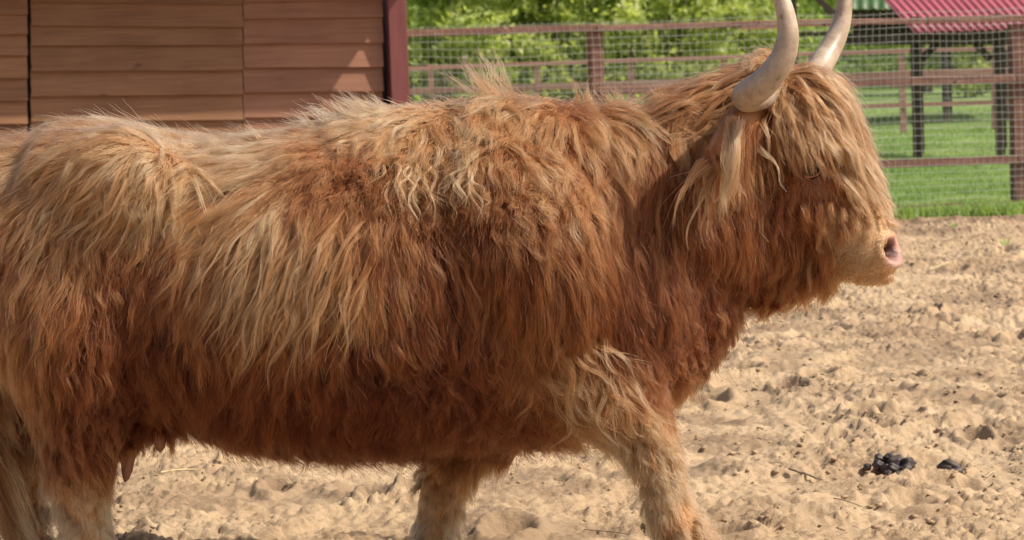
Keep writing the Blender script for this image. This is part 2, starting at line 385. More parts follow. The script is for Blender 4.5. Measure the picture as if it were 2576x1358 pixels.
sp = []
for k in range(90):                                             # chaff trodden into the sand
    d_ = RNG.uniform(7.2, 19); x_ = RNG.uniform(-0.1, 0.22) * d_; y_ = d_ - 6.5
    if y_ > fence_y(x_) - 0.1: continue
    a_ = RNG.uniform(0, 3.14); l_ = RNG.uniform(0.02, 0.07); e_ = np.array([math.cos(a_) * l_, math.sin(a_) * l_, 0]); c_ = np.array([x_, y_, sandz(x_, y_) + 0.006])
    sp.append(tube_np([c_ - e_, c_ + np.array([0, 0, 0.004]), c_ + e_], [0.0014, 0.0016, 0.001], 4))
v, f = merge_np(sp); tag(link('straw_chaff', mesh_np('straw_chaff', v, f), M['straw']), 'fine pale straw chaff strewn over the sand', 'straw', kind='stuff')

# ------------------------------------------------------------------ meadow
gx = np.concatenate([np.linspace(-140, -12, 24), np.linspace(-11, 11, 60), np.linspace(12, 140, 24)])
gy = np.concatenate([np.linspace(0, 8, 24), np.linspace(8.5, 35, 50), np.linspace(37, 190, 40)])
GX, GT = np.meshgrid(gx, gy)
GY = fence_y(np.clip(GX, -7, 9)) + 0.02 + GT
def turf_h(X, Y): return 0.012 + 0.07 * (fbm(X * 0.6, Y * 0.6, 3, 3) - 0.5) * np.clip((Y - 13.5) / 3, 0, 1)
v = np.stack([GX, GY, turf_h(GX, GY)], -1).reshape(-1, 3)
ny, nx = GX.shape; i, j = np.meshgrid(np.arange(ny - 1), np.arange(nx - 1), indexing='ij')
f = np.stack([i * nx + j, i * nx + j + 1, (i + 1) * nx + j + 1, (i + 1) * nx + j], -1).reshape(-1, 4)
turf = link('meadow_ground', mesh_np('meadow', v, f, True), M['turf']); tag(turf, 'green meadow beyond the wire fence', 'ground', kind='structure')

def blades(n, x, y, z, hmin, hmax, w):
    h = RNG.uniform(hmin, hmax, n); a = RNG.uniform(0, 6.28, n); le = RNG.normal(0, 0.35, (n, 2)) * h[:, None]
    s = np.stack([np.cos(a), np.sin(a), 0 * a], -1) * (w * RNG.uniform(0.6, 1.3, n))[:, None]
    p = np.stack([x, y, z], -1)
    mid = p + np.stack([le[:, 0] * 0.35, le[:, 1] * 0.35, h * 0.6], -1); tip = p + np.stack([le[:, 0], le[:, 1], h], -1)
    v = np.stack([p - s, p + s, mid + s * 0.8, mid - s * 0.8, tip], 1).reshape(-1, 3)
    b = np.arange(n)[:, None] * 5
    f = np.concatenate([b + np.array([[0, 1, 2]]), b + np.array([[0, 2, 3]]), b + np.array([[3, 2, 4]])], 0)
    return v, f
n = 70000
by = fence_y(0) + 0.28 + 34 * RNG.uniform(0, 1, n) ** 1.6; d = by + 6.5
bx = d * RNG.uniform(0.10, 0.235, n); by = by + (fence_y(bx) - fence_y(0))
bz = turf_h(bx, by)
cl = fbm(bx * 1.3, by * 1.3, 8, 3)
v, f = blades(n, bx, by, bz - 0.01, 0.025, 0.07, 0.0045)
me = mesh_np('grass', v, f)
tone = np.repeat(np.clip(cl * 1.9 - 0.5 + RNG.normal(0, 0.2, n), 0, 1), 5)
me.attributes.new('tone', 'FLOAT', 'POINT').data.foreach_set('value', tone.astype(np.float32))
tag(link('meadow_grass', me, M['blade']), 'short bright green grass of the meadow', 'grass', kind='stuff')
# weeds along the foot of the fence
n = 11000
bx = RNG.uniform(1.6, 5.2, n); cl = fbm(bx * 1.6, bx * 0 + 3, 18, 3)
by = fence_y(bx) - np.abs(RNG.normal(0, 0.26, n)) * (0.3 + 2.0 * np.clip(cl - 0.35, 0, 1)) - 0.02
keep = fbm(bx * 3.5, by * 3.5, 28, 2) > 0.46
bx, by = bx[keep], by[keep]; n = len(bx)
v, f = blades(n, bx, by, np.full(n, -0.01), 0.03, 0.12, 0.006)
me = mesh_np('weeds', v, f); me.attributes.new('tone', 'FLOAT', 'POINT').data.foreach_set('value', np.repeat(RNG.uniform(0.3, 1, n), 5).astype(np.float32))
tag(link('fence_foot_weeds', me, M['blade']), 'thin green weeds growing along the foot of the fence', 'weeds', kind='stuff')

# ------------------------------------------------------------------ shed
SH_A = math.radians(12)
cpt = P(966, 300, 18.3 - 6.5)
SC0 = Vector((cpt.x, cpt.y, 0)); WL = Vector((-math.cos(SH_A), -math.sin(SH_A), 0)); WN = Vector((math.sin(SH_A), -math.cos(SH_A), 0))
def W(px, py, off=0.0):
    """(along wall to the left, height) of the point of the wall plane seen at a pixel"""
    d = fwd * F + rgt * (px - 1288) + upc * (679 - py); o = SC0 + WN * off
    t = (o - CAMP).dot(WN) / d.dot(WN); q = CAMP + d * t - o
    return q.dot(WL), q.z
def WP(s, z, off=0.0): return SC0 + WL * s + WN * off + Vector((0, 0, z))
shed = empty('wooden_shed', SC0); shed['label'] = 'brown clapboard shed with an oxblood corner post behind the cow'; shed['category'] = 'shed'
bpy.context.view_layer.update()
def relink(o, parent):
    o.parent = parent; o.matrix_parent_inverse = Matrix.Translation(-parent.location)
    return o
def board(s0, z0t, z0b, s1, z1t, z1b, base, mat):
    """lapped board, its lower edge proud; s0 left end"""
    T = 0.020; lap = 0.018; vs = []
    for s, zt, zb in ((s0, z0t, z0b), (s1, z1t, z1b)):
        e = random.uniform(-0.002, 0.002)
        vs += [WP(s, zb, base + lap + e), WP(s, zb, base + lap + T + e), WP(s, zt + 0.02, base + T * 0.3 + e), WP(s, zt + 0.02, base + e - T * 0.7)]
    f = [(0, 1, 2, 3), (7, 6, 5, 4), (0, 4, 5, 1), (1, 5, 6, 2), (2, 6, 7, 3), (3, 7, 4, 0)]
    c = sum(vs, Vector()) / 8
    me = bpy.data.meshes.new('board'); me.from_pydata([q - c for q in vs], [], f); me.update()
    bm = bmesh.new(); bm.from_mesh(me); bmesh.ops.recalc_face_normals(bm, faces=bm.faces); bm.to_mesh(me); bm.free()
    o = link('board', me, mat); o.location = c; ang = math.atan2(WL.y, WL.x)
    me.transform(Matrix.Rotation(-ang, 4, 'Z')); o.rotation_euler.z = ang
    return relink(o, shed)
sL = W(-95, 100)[0]; EAVE = 2.02; DEPTH = 3.2
cols = [(-95, 67, [37, 87, 140, 197, 253, 311, 366], [36, 86, 139, 196, 253, 311, 367], 56, 'clap', 0.012),
        (76, 608.5, [4, 64, 114, 179, 242, 304], [10, 68, 113, 176, 237, 301], 62, 'clap', 0.0),
        (610.5, 961, [4, 47, 110, 170, 232, 295], [2, 43, 107, 168, 229, 294], 62, 'clap_pink', -0.004)]
for x0, x1, yl, yr, pitch, mt, base in cols:
    rows = list(zip(yl, yr))
    for k in range(4): rows.insert(0, (rows[0][0] - pitch, rows[0][1] - pitch))
    while rows[-1][0] < 600: rows.append((rows[-1][0] + pitch, rows[-1][1] + pitch - 0.4))
    for (a0, a1), (b0, b1) in zip(rows[:-1], rows[1:]):
        s0, zt0 = W(x0, a0); _, zb0 = W(x0, b0); s1, zt1 = W(x1, a1); _, zb1 = W(x1, b1)
        if zb0 < 0.02 or max(zb0, zb1) > EAVE - 0.1: continue
        zt0 = min(zt0, EAVE - 0.035); zt1 = min(zt1, EAVE - 0.035)
        board(s0, zt0, zb0, s1, zt1, zb1, base, M[mt])
# corner post, backing, other walls, roof
s1, _ = W(962.5, 100); s2, _ = W(1031, 100)
relink(bar('corner_post', WP((s1 + s2) / 2, 0, 0.0), WP((s1 + s2) / 2, EAVE, 0.0), s1 - s2, 0.13, M['post_red'], None, up=WL, bevel=0.004), shed)
relink(bar('wall_backing', WP(s1 + 0.001, EAVE / 2, -0.035), WP(sL + 0.03, EAVE / 2, -0.035), 0.02, EAVE - 0.02, M['backing'], None), shed)
relink(bar('side_wall', WP(s2 + 0.05, EAVE / 2, -0.09), WP(s2 + 0.05, EAVE / 2, -DEPTH), 0.05, EAVE - 0.02, M['clap'], None), shed)
relink(bar('side_wall', WP(sL, EAVE / 2, -0.02), WP(sL, EAVE / 2, -DEPTH), 0.05, EAVE - 0.02, M['clap'], None), shed)
relink(bar('rear_wall', WP(s2 + 0.08, EAVE / 2, -DEPTH), WP(sL - 0.03, EAVE / 2, -DEPTH), 0.05, EAVE - 0.02, M['clap'], None), shed)
OV = 0.42; VERGE = 0.16
def quadbox(name, pts, th, mat, parent):
    pts = [Vector(p) for p in pts]; nn = (pts[1] - pts[0]).cross(pts[3] - pts[0]).normalized()
    vs = pts + [p - nn * th for p in pts]
    me = bpy.data.meshes.new(name); me.from_pydata([q - parent.location for q in vs], [], [(0, 1, 2, 3), (7, 6, 5, 4), (0, 4, 5, 1), (1, 5, 6, 2), (2, 6, 7, 3), (3, 7, 4, 0)]); me.update()
    bm = bmesh.new(); bm.from_mesh(me); bmesh.ops.recalc_face_normals(bm, faces=bm.faces); bm.to_mesh(me); bm.free()
    return link(name, me, mat, parent)
sr = s2 - VERGE
quadbox('roof', [WP(sr, EAVE + 0.02, OV), WP(sL + 0.2, EAVE + 0.02, OV), WP(sL + 0.2, EAVE + 0.75, -DEPTH - 0.3), WP(sr, EAVE + 0.75, -DEPTH - 0.3)], 0.05, M['dark_wood'], shed)

# ------------------------------------------------------------------ wire fence nearest to the camera
def wire_grid(a, b, z0, z1, sx, sz, r, off, wob, seed):
    a = Vector(a); b = Vector(b); Ln = (b - a).length; t = (b - a) / Ln; nrm = Vector((t.y, -t.x, 0))
    def pt(s, z):
        k = fbm(np.array([s * 1.1 + seed]), np.array([z * 1.6]), seed, 2)[0] - 0.5
        k2 = fbm(np.array([s * 1.1 + seed + 40]), np.array([z * 1.6]), seed + 3, 2)[0] - 0.5
        q = a + t * (s + wob * k * 1.4) + nrm * (off + abs(k) * 0.02); q.z = z + wob * k2 * 1.6
        return q
    parts = []
    for s in np.arange(0.02, Ln, sx): parts.append(tube_np([pt(s, z)[:] for z in np.linspace(z0, z1, 9)], [r] * 9, 4))
    for z in np.arange(z0, z1 + 0.001, sz):
        n = int(Ln / 0.22); parts.append(tube_np([pt(s, z)[:] for s in np.linspace(0, Ln, n)], [r] * n, 4))
    return merge_np(parts)
FT = (FENCE_R - FENCE_L); FT.z = 0; FT.normalize(); FNm = Vector((FT.y, -FT.x, 0))
def fp(px, py):
    d = fwd * F + rgt * (px - 1288) + upc * (679 - py); o = Vector((FENCE_L.x, FENCE_L.y, 0))
    t = (o - CAMP).dot(FNm) / d.dot(FNm); return CAMP + d * t
fence = empty('wire_fence', (FENCE_L.x, FENCE_L.y, 0)); tag(fence, 'weathered red rail fence with square wire mesh behind the cow', 'fence')
fo = Vector((FENCE_L.x, FENCE_L.y, 0))
def fbar(name, a, b, w, h, mat=None, **k):
    return link(name, box_mesh(name, Vector(a) - fo, Vector(b) - fo, w, h, **k), mat or M['rail'], fence)
for p_, c_ in (((1030, 76), None),): pass
tops = [(1004, 77.5), (1262, 68), (1282, 67), (1500, 62.5), (1905, 51.5), (2120, 47.5), (2330, 43), (2560, 38), (3000, 27), (3430, 17), (3860, 7)]
for k, (p0, p1) in enumerate(zip(tops[:-1], tops[1:])):
    a = fp(p0[0] + 1, p0[1] + 8); b_ = fp(p1[0] - 1, p1[1] + 8 + random.uniform(-1, 1))
    fbar('top_rail', a, b_, 0.045, 0.052 if k % 2 == 0 else 0.044, bevel=0.004, jit=0.003)
# splints nailed under the joints of the top rail
for x0, x1, yy in ((1255, 1350, 76.5), (1860, 1990, 66), (2070, 2150, 59)):
    fbar('splint', fp(x0, yy + 3) + FNm * 0.035, fp(x1, yy) + FNm * 0.035, 0.02, 0.03, jit=0.003)
mids = [(1510, 222), (2020, 208), (2290, 196), (2555, 190), (3000, 176), (3430, 162), (3860, 148)]
for p0, p1 in zip(mids[:-1], mids[1:]): fbar('middle_rail', fp(p0[0] + 1, p0[1] + 7), fp(p1[0] - 1, p1[1] + 5), 0.045, 0.06, bevel=0.004, jit=0.004)
fbar('splint', fp(2400, 206) + FNm * 0.035, fp(2545, 201) + FNm * 0.035, 0.02, 0.03, jit=0.003)
lows = [(1510, 440), (2050, 418), (2558, 401), (3000, 384), (3430, 367), (3860, 350)]
for p0, p1 in zip(lows[:-1], lows[1:]): fbar('lower_rail', fp(p0[0] + 1, p0[1]), fp(p1[0] - 1, p1[1]), 0.045, 0.062, bevel=0.004, jit=0.003)
ga, gb = fp(1004, 560), fp(3000, 560)
def onf(px, z):
    q = fp(px, 300); return Vector((q.x, q.y, z))
for x0, x1 in ((1510, 2030), (2032, 2420), (2422, 3000), (3002, 3860)): fbar('base_board', onf(x0, 0.05), onf(x1, 0.055), 0.03, 0.07, jit=0.004)
for px, w, wd in ((1510, 0.105, 0.10), (2068, 0.09, 0.09), (2570, 0.10, 0.10), (3430, 0.1, 0.1), (3860, 0.1, 0.1)):
    q = fp(px, 300); hgt = 1.52 if px != 2068 else 0.4
    q2 = fp(px, 60)
    if px == 2068: continue
    fbar('post', Vector((q.x, q.y, -0.15)) - FNm * 0.08, Vector((q.x, q.y, q2.z)) - FNm * 0.08, w, wd, up=FT, bevel=0.004)
v, f = wire_grid(onf(1034, 0), onf(3860, 0), 0.06, fp(1500, 62).z + 0.035, 0.0545, 0.056, 0.00155, 0.045, 0.035, 5)
wm = link('wire_mesh', mesh_np('wire_mesh', v - np.array(fo), f), M['wire'], fence); wm['kind'] = 'stuff'

# ------------------------------------------------------------------ second fence farther back
Y2 = 40.0 - 6.5
fence2 = empty('paddock_fence', (0, Y2, 0)); tag(fence2, 'faded pink rail fence with wire farther back in the meadow', 'fence')
def f2(a, b, w, h, name='rail', mat=None, **k):
    o = Vector((0, Y2, 0)); return link(name, box_mesh(name, Vector(a) - o, Vector(b) - o, w, h, **k), mat or M['rail_far'], fence2)
px2 = [400, 625, 850, 1087, 1350, 1590, 1820, 2040, 2270, 2500, 2730, 2960, 3190, 3420]
X2 = [P(x, 200, Y2).x for x in px2]
for k in range(len(X2) - 1):
    for z, h in ((1.275, 0.06), (0.92, 0.10), (0.44, 0.07)):
        f2((X2[k] + 0.001, Y2 - 0.05, z), (X2[k + 1] - 0.001, Y2 - 0.05, z + random.uniform(-0.01, 0.01)), 0.04, h)
for x in X2: f2((x, Y2, -0.1), (x + random.uniform(-0.02, 0.02), Y2, 1.31), 0.085, 0.09, 'post', up=Vector((1, 0, 0)))
v, f = wire_grid((X2[0], Y2, 0), (X2[-1], Y2, 0), 0.05, 1.27, 0.10, 0.07, 0.0022, 0.08, 0.02, 15)
wm = link('wire_mesh', mesh_np('wire_mesh', v - np.array([0, Y2, 0]), f), M['wire'], fence2); wm['kind'] = 'stuff'

# ------------------------------------------------------------------ shelters in the meadow
def corrugated(name, a, b, c, d, waves, amp, mat, parent):
    """sheet a-b eave, d-c ridge, ribs running a->d"""
    a, b, c, d = (np.array(q) for q in (a, b, c, d)); n = waves * 8
    nn = np.cross(b - a, d - a); nn = nn / np.linalg.norm(nn)
    if nn[2] < 0: nn = -nn
    u = np.linspace(0, 1, n + 1); ph = (u * waves) % 1.0
    prof = np.clip(np.abs(ph - 0.5) * 4 - 0.9, -0.5, 0.5) * -amp
    v = []
    for side in (0.0, -0.012):
        for t in (0, 1):
            lo = a + (b - a) * u[:, None]; hi = d + (c - d) * u[:, None]
            v.append((hi if t else lo) + nn * (prof[:, None] + side))
    v = np.concatenate(v); k = n + 1; i = np.arange(n)
    f = np.concatenate([np.stack([i, i + 1, k + i + 1, k + i], -1), np.stack([2 * k + i + 1, 2 * k + i, 3 * k + i, 3 * k + i + 1], -1), np.stack([i + 1, i, 2 * k + i, 2 * k + i + 1], -1), np.stack([k + i, k + i + 1, 3 * k + i + 1, 3 * k + i], -1)])
    return link(name, mesh_np(name, v - np.array(parent.location), f), mat, parent)

Ys = 34 - 6.5
g1 = G(2310, 402); g2 = G(2503, 392)
sh1 = empty('feeding_shelter', (g1.x, g1.y, 0)); tag(sh1, 'small shelter with pink corrugated roof on dark posts', 'shelter')
def sbar(par, name, a, b, w, h, mat, **k):
    return link(name, box_mesh(name, Vector(a) - par.location, Vector(b) - par.location, w, h, **k), mat, par)
ydep = g1.y
e0 = P(2302, 80, ydep - 0.35); e1 = P(2556, 72, ydep - 0.35); t0 = P(2198, -48, ydep + 1.4); t1 = P(2556, -48, ydep + 1.4)
corrugated('roof', e0, P(2720, 66, ydep - 0.35), P(2610, -54, ydep + 1.1), P(2188, -44, ydep + 1.1), 21, 0.03, M['pink_roof'], sh1)
zt = e0.z - 0.02
for gx_, nm in ((g1.x, 'post'), (g2.x, 'post')):
    sbar(sh1, 'post', (gx_, ydep, -0.1), (gx_ - 0.01, ydep, zt + 0.2), 0.10, 0.10, M['dark_wood'], up=Vector((1, 0, 0)))
    bx_ = CAMP.x + (gx_ - CAMP.x) * (ydep + 1.7 + 6.5) / (ydep + 6.5) + 0.03
    sbar(sh1, 'post', (bx_, ydep + 1.7, -0.1), (bx_ - 0.01, ydep + 1.7, zt + 0.7), 0.09, 0.09, M['dark_wood'], up=Vector((1, 0, 0)))
sbar(sh1, 'beam', (g1.x - 0.35, ydep - 0.1, zt - 0.06), (g2.x + 0.3, ydep - 0.1, zt - 0.06), 0.08, 0.12, M['dark_wood'])
sbar(sh1, 'beam', (g1.x - 0.45, ydep + 1.7, zt + 0.55), (g2.x + 0.35, ydep + 1.7, zt + 0.55), 0.08, 0.12, M['dark_wood'])
sbar(sh1, 'rail', (g1.x - 0.3, ydep + 0.07, 0.9), (g2.x + 0.4, ydep + 0.07, 0.92), 0.05, 0.09, M['rail_far'])
for a, b_ in (((2318, 150), (2372, 92)), ((2492, 150), (2438, 92))):
    sbar(sh1, 'brace', P(*a, ydep + 0.06), P(*b_, ydep + 0.06), 0.06, 0.085, M['dark_wood'])

g3 = G(2382, 312); yb = g3.y
sh2 = empty('open_barn', (g3.x, yb, 0)); tag(sh2, 'long dark timber lean-to with green roof behind the pink one', 'barn')
for px in (1998, 2382, 2532, 2680):
    q = P(px, 250, yb); sbar(sh2, 'post', (q.x, yb, -0.1), (q.x - 0.01, yb, P(px, 40, yb).z), 0.13, 0.13, M['dark_wood'], up=Vector((1, 0, 0)))
    q = P(px + 3, 250, yb + 5); sbar(sh2, 'post', (q.x, yb + 5, -0.1), (q.x, yb + 5, P(px, 40, yb).z + 0.5), 0.13, 0.13, M['dark_wood'], up=Vector((1, 0, 0)))
q0, q1 = P(2130, 36, yb - 0.1), P(2700, 36, yb - 0.1)
sbar(sh2, 'fascia', q0, q1, 0.06, 0.17, M['dark_wood'])
sbar(sh2, 'beam', P(2105, 98, yb + 0.1), P(2700, 98, yb + 0.1), 0.1, 0.20, M['dark_wood'])
sbar(sh2, 'beam', P(1990, 86, yb + 0.2), P(2110, 84, yb + 0.2), 0.05, 0.07, M['dark_wood'])
sbar(sh2, 'brace', P(2052, -8, yb), P(2122, 58, yb), 0.07, 0.10, M['dark_wood'])
corrugated('roof', P(2130, 21, yb - 0.4), P(2720, 21, yb - 0.4), P(2720, -60, yb + 6), P(2130, -60, yb + 6), 22, 0.03, M['green_roof'], sh2)
sbar(sh2, 'loft_boarding', P(2145, 66, yb + 3), P(2700, 66, yb + 3), 0.06, 0.35, M['dark_wood'])

# ------------------------------------------------------------------ trees and bushes behind
def leaves_np(centers, spread, n, size, rs):
    k = rs.integers(0, len(centers), n); c = centers[k] + rs.normal(0, 1, (n, 3)) * spread * np.array([1, 1, 0.75])
    nrm = rs.normal(0, 1, (n, 3)) + np.array([0.1, -0.3, 0.6]); nrm /= np.linalg.norm(nrm, axis=1)[:, None]
    a = np.cross(nrm, rs.normal(0, 1, (n, 3))); a /= np.linalg.norm(a, axis=1)[:, None]; b = np.cross(nrm, a)
    s = (size * rs.uniform(0.6, 1.35, n))[:, None]
    v = np.stack([c - a * s, c - b * s * 0.5 + nrm * s * 0.12, c + a * s, c + b * s * 0.5 + nrm * s * 0.12], 1).reshape(-1, 3)
    f = np.arange(n * 4).reshape(-1, 4)
    ct = rs.uniform(0, 1, len(centers))
    tone = np.clip(0.36 + 0.5 * ct[k] + rs.normal(0, 0.16, n), 0, 1)
    return v, f, np.repeat(tone, 4)

def tree(name, x, y, h, rad, nl, size, label, cat, mat, bark, seed, low=0.12, stems=1, group=None):
    rs = np.random.default_rng(seed); t = empty(name, (x, y, 0)); tag(t, label, cat, group)
    wood = []; tips = []
    for s in range(stems):
        a = rs.uniform(0, 6.28); ln = 0.0 if stems == 1 else rs.uniform(0.1, 0.35)
        top = np.array([math.cos(a) * ln * rad * 2, math.sin(a) * ln * rad * 2, h * rs.uniform(0.8, 1.0)])
        b0 = np.array([math.cos(a), math.sin(a), 0]) * 0.12 * (stems > 1) + np.array([0, 0, -0.1])
        c = spline([b0, b0 * 0.6 + top * 0.35 + rs.normal(0, 0.08, 3) * rad * 0.4, top * 0.7 + rs.normal(0, 0.1, 3) * rad * 0.4, top], 10)
        r0 = h * 0.017 / math.sqrt(stems) * 1.3
        wood.append(tube_np(c, np.linspace(r0, r0 * 0.15, 10), 7))
        nb = int(26 / stems ** 0.5)
        for k in range(nb):
            u = low + (1 - low) * (k + rs.uniform()) / nb; q = c[min(9, int(u * 9.99))]; aa = rs.uniform(0, 6.28)
            L_ = rad * (1.0 - 0.55 * u) * rs.uniform(0.6, 1.1)
            dr = np.array([math.cos(aa), math.sin(aa), rs.uniform(-0.1, 0.6)])
            e = q + dr * L_; mid = (q + e) / 2 + np.array([0, 0, 0.12 * L_])
            bc = spline([q, mid, e], 6); wood.append(tube_np(bc, np.linspace(r0 * 0.35 * (1.1 - u), r0 * 0.06, 6), 5))
            for w in (0.35, 0.6, 0.8, 1.0):
                tips.append(bc[min(5, int(w * 5))] + rs.normal(0, 0.1, 3) * rad * 0.5)
    v, f = merge_np(wood); link('trunk', mesh_np('trunk', v, f, True), bark, t)
    tips = np.array(tips); tips = tips[tips[:, 2] > 0.08]
    v, f, tone = leaves_np(tips, rad * 0.085, nl, size, rs)
    keep = v.reshape(-1, 4, 3)[:, :, 2].min(1) > 0.02
    v = v.reshape(-1, 4, 3)[keep].reshape(-1, 3); tone = tone.reshape(-1, 4)[keep].ravel(); f = np.arange(len(v)).reshape(-1, 4)
    me = mesh_np('crown', v, f); me.attributes.new('tone', 'FLOAT', 'POINT').data.foreach_set('value', tone.astype(np.float32))
    link('crown', me, mat, t)
    return t

specs = [  # px, distance, height, radius, leaves, label
 ('willow_bush', 1090, 46, 3.4, 1.5, 9000, 'loose pale green bush beside the shed corner post', 'bush', 'leaf', 4),
 ('young_birch', 1160, 49, 7.5, 1.7, 9000, 'young tree with pale slender trunk right of the shed', 'tree', 'leaf', 1),
 ('willow_bush', 1285, 52, 4.2, 1.9, 12000, 'yellow green bush behind the upright back tuft', 'bush', 'leaf', 4),
 ('willow_bush', 1400, 47, 3.7, 1.5, 11000, 'bright leafy bush just left of the middle fence post', 'bush', 'leaf', 4),
 ('young_maple', 1490, 56, 8.0, 2.4, 14000, 'leafy tree rising behind the middle fence post', 'tree', 'leaf', 1),
 ('willow_bush', 1640, 48, 3.8, 1.6, 12000, 'bright bush just right of the middle fence post', 'bush', 'leaf', 4),
 ('willow_bush', 1760, 53, 4.4, 1.9, 12000, 'broad green bush above the cow neck', 'bush', 'leaf', 4),
 ('young_maple', 1870, 58, 8.5, 2.6, 14000, 'taller leafy tree behind the near horn', 'tree', 'leaf_dark', 1),
 ('willow_bush', 1960, 62, 4.5, 2.0, 10000, 'darker bush between the two horns', 'bush', 'leaf_dark', 4),
 ('young_maple', 2090, 70, 9.0, 3.0, 13000, 'dark tree behind the far horn and lean-to', 'tree', 'leaf_dark', 1),
 ('young_maple', 2330, 76, 9.0, 3.2, 12000, 'light green tree seen under the pink roof', 'tree', 'leaf', 1),
 ('willow_bush', 2440, 66, 3.2, 1.6, 9000, 'yellow green bush framed by the shelter braces', 'bush', 'leaf', 4),
 ('young_maple', 2560, 72, 9.5, 3.0, 12000, 'tree at the far edge behind the pink roof', 'tree', 'leaf_dark', 1),
]
for k, (nm, px, d, h, rad, nl, lab, cat, mt, st) in enumerate(specs):
    q = P(px, 200, d - 6.5)
    tree(nm, q.x, d - 6.5, h, rad, nl, 0.085 * (d / 50) ** 0.5, lab, cat, M[mt], M['pale_bark'] if 'birch' in nm else M['bark'], 100 + k, 0.03 if st > 1 else 0.1, st, 'bushes behind the fences' if cat == 'bush' else 'trees behind the fences')
# far wood reading as one mass
rs = np.random.default_rng(5); n = 90000
wx = rs.uniform(-45, 60, n); wy = rs.uniform(78, 100, n) + np.abs(wx) * 0.1; hh = 9 + 5 * fbm(wx * 0.15, wy * 0.15, 41, 3)
wz = hh * rs.uniform(0, 1, n) ** 0.9
cen = np.stack([wx, wy - 6 * np.sin(np.clip(wz / hh, 0, 1) * 3.0), wz], -1)
g_ = fbm(wx * 0.9, wz * 0.9, 43, 3)
cen = cen[g_ > 0.42]
v, f, tone = leaves_np(cen, 0.22, 110000, 0.20, rs)
me = mesh_np('far_wood', v, f); tone = np.clip(tone * 0.8 + 0.5 * (fbm(v[:, 0] * 0.35, v[:, 2] * 0.45, 47, 3) - 0.45), 0, 1)
me.attributes.new('tone', 'FLOAT', 'POINT').data.foreach_set('value', tone.astype(np.float32))
tag(link('far_wood', me, M['leaf_dark']), 'dense green wood closing off the meadow', 'wood', kind='stuff')
gp = []
for k in range(60):
    x = rs.uniform(-42, 55); y = rs.uniform(84, 98); c = spline([(x, y, -0.2), (x + rs.normal(0, 0.2), y, 4), (x + rs.normal(0, 0.5), y, 10)], 6); gp.append(tube_np(c, np.linspace(0.17, 0.08, 6), 6))
v, f = merge_np(gp); tag(link('far_wood_stems', mesh_np('far_wood_stems', v, f, True), M['bark']), 'bare stems inside the far green wood', 'wood', kind='stuff')
# wooded rise that carries the far wood
hx = np.linspace(-160, 160, 60); hy = np.linspace(101, 175, 14); HX, HY = np.meshgrid(hx, hy)
HZ = -0.2 + 16 * np.clip((HY - 101) / 40, 0, 1) ** 0.7 * (0.8 + 0.4 * fbm(HX * 0.05, HY * 0.05, 61, 3))
v = np.stack([HX, HY, HZ], -1).reshape(-1, 3); ny, nx = HX.shape; i, j = np.meshgrid(np.arange(ny - 1), np.arange(nx - 1), indexing='ij')
f = np.stack([i * nx + j, i * nx + j + 1, (i + 1) * nx + j + 1, (i + 1) * nx + j], -1).reshape(-1, 4)
tag(link('hill_terrain', mesh_np('hill', v, f, True), M['turf']), 'low green rise behind the wood', 'hill', kind='structure')

# ------------------------------------------------------------------ small things on the sand
def blob_mesh(name, r, sc, seed, sub=2, rough=0.12):
    rs = np.random.default_rng(seed); bm = bmesh.new(); bmesh.ops.create_icosphere(bm, subdivisions=sub, radius=r)
    ph = rs.uniform(0, 6.28, 6)
    for q in bm.verts:
        c = q.co.normalized(); k = 1 + rough * (math.sin(3 * c.x + ph[0]) * math.sin(4 * c.y + ph[1]) + 0.6 * math.sin(7 * c.z + ph[2] + 3 * c.x))
        q.co = Vector((q.co.x * sc[0], q.co.y * sc[1], q.co.z * sc[2])) * k
    me = bpy.data.meshes.new(name); bm.to_mesh(me); bm.free(); me.polygons.foreach_set('use_smooth', np.ones(len(me.polygons), dtype=bool))
    return me
g0 = G(2242, 1182); dz0 = sandz(g0.x, g0.y)
pile = empty('dung_pile', (g0.x, g0.y, dz0)); tag(pile, 'larger heap of dark dung pellets lying on the sand', 'dung')
S = (g0 - CAMP).length / F * 1.0      # metres per pixel here
for dx, dy, up, r, sc in ((-58, 4, 6, 11, (1.3, 1, .8)), (-36, -6, 16, 14, (1, 1, .95)), (-28, 4, 30, 12, (1, 1, 1)), (-4, 3, 32, 12, (1.05, 1, .95)), (-20, -12, 12, 11, (1, 1, .9)),
                          (8, 0, 16, 19, (1, 1, 1.05)), (-2, -14, 9, 15, (1.2, 1, .9)), (22, 6, 20, 15, (1, 1, .9)), (40, -4, 15, 20, (1.1, 1, .85)), (30, -16, 8, 13, (1.2, 1, .8)),
                          (-20, -26, 1, 10, (1.1, 1, 1)), (4, -28, 1, 10, (1.2, 1, .9)), (16, -30, 0, 9, (1, 1, .9)), (-8, 10, 8, 20, (1.2, 1.2, .7)), (24, 12, 8, 20, (1.2, 1.2, .7))):
    o = link('dung_pellet', blob_mesh('dung_pellet', r * S, sc, int(dx * 7 + dy + 500), 3, 0.2), M['dung'], pile)
    o.location = (dx * S, dy * S * 3.0, (up * 0.9 + r * 0.1) * S); o.rotation_euler = (random.uniform(-.4, .4), random.uniform(-.4, .4), random.uniform(0, 3))
g0 = G(2392, 1170); dz0 = sandz(g0.x, g0.y)
lump = empty('dung_lump', (g0.x, g0.y, dz0 + 0.008)); lump.scale = (1.25, 1.25, 1.25); tag(lump, 'small folded dung lump beside the larger dark heap', 'dung')
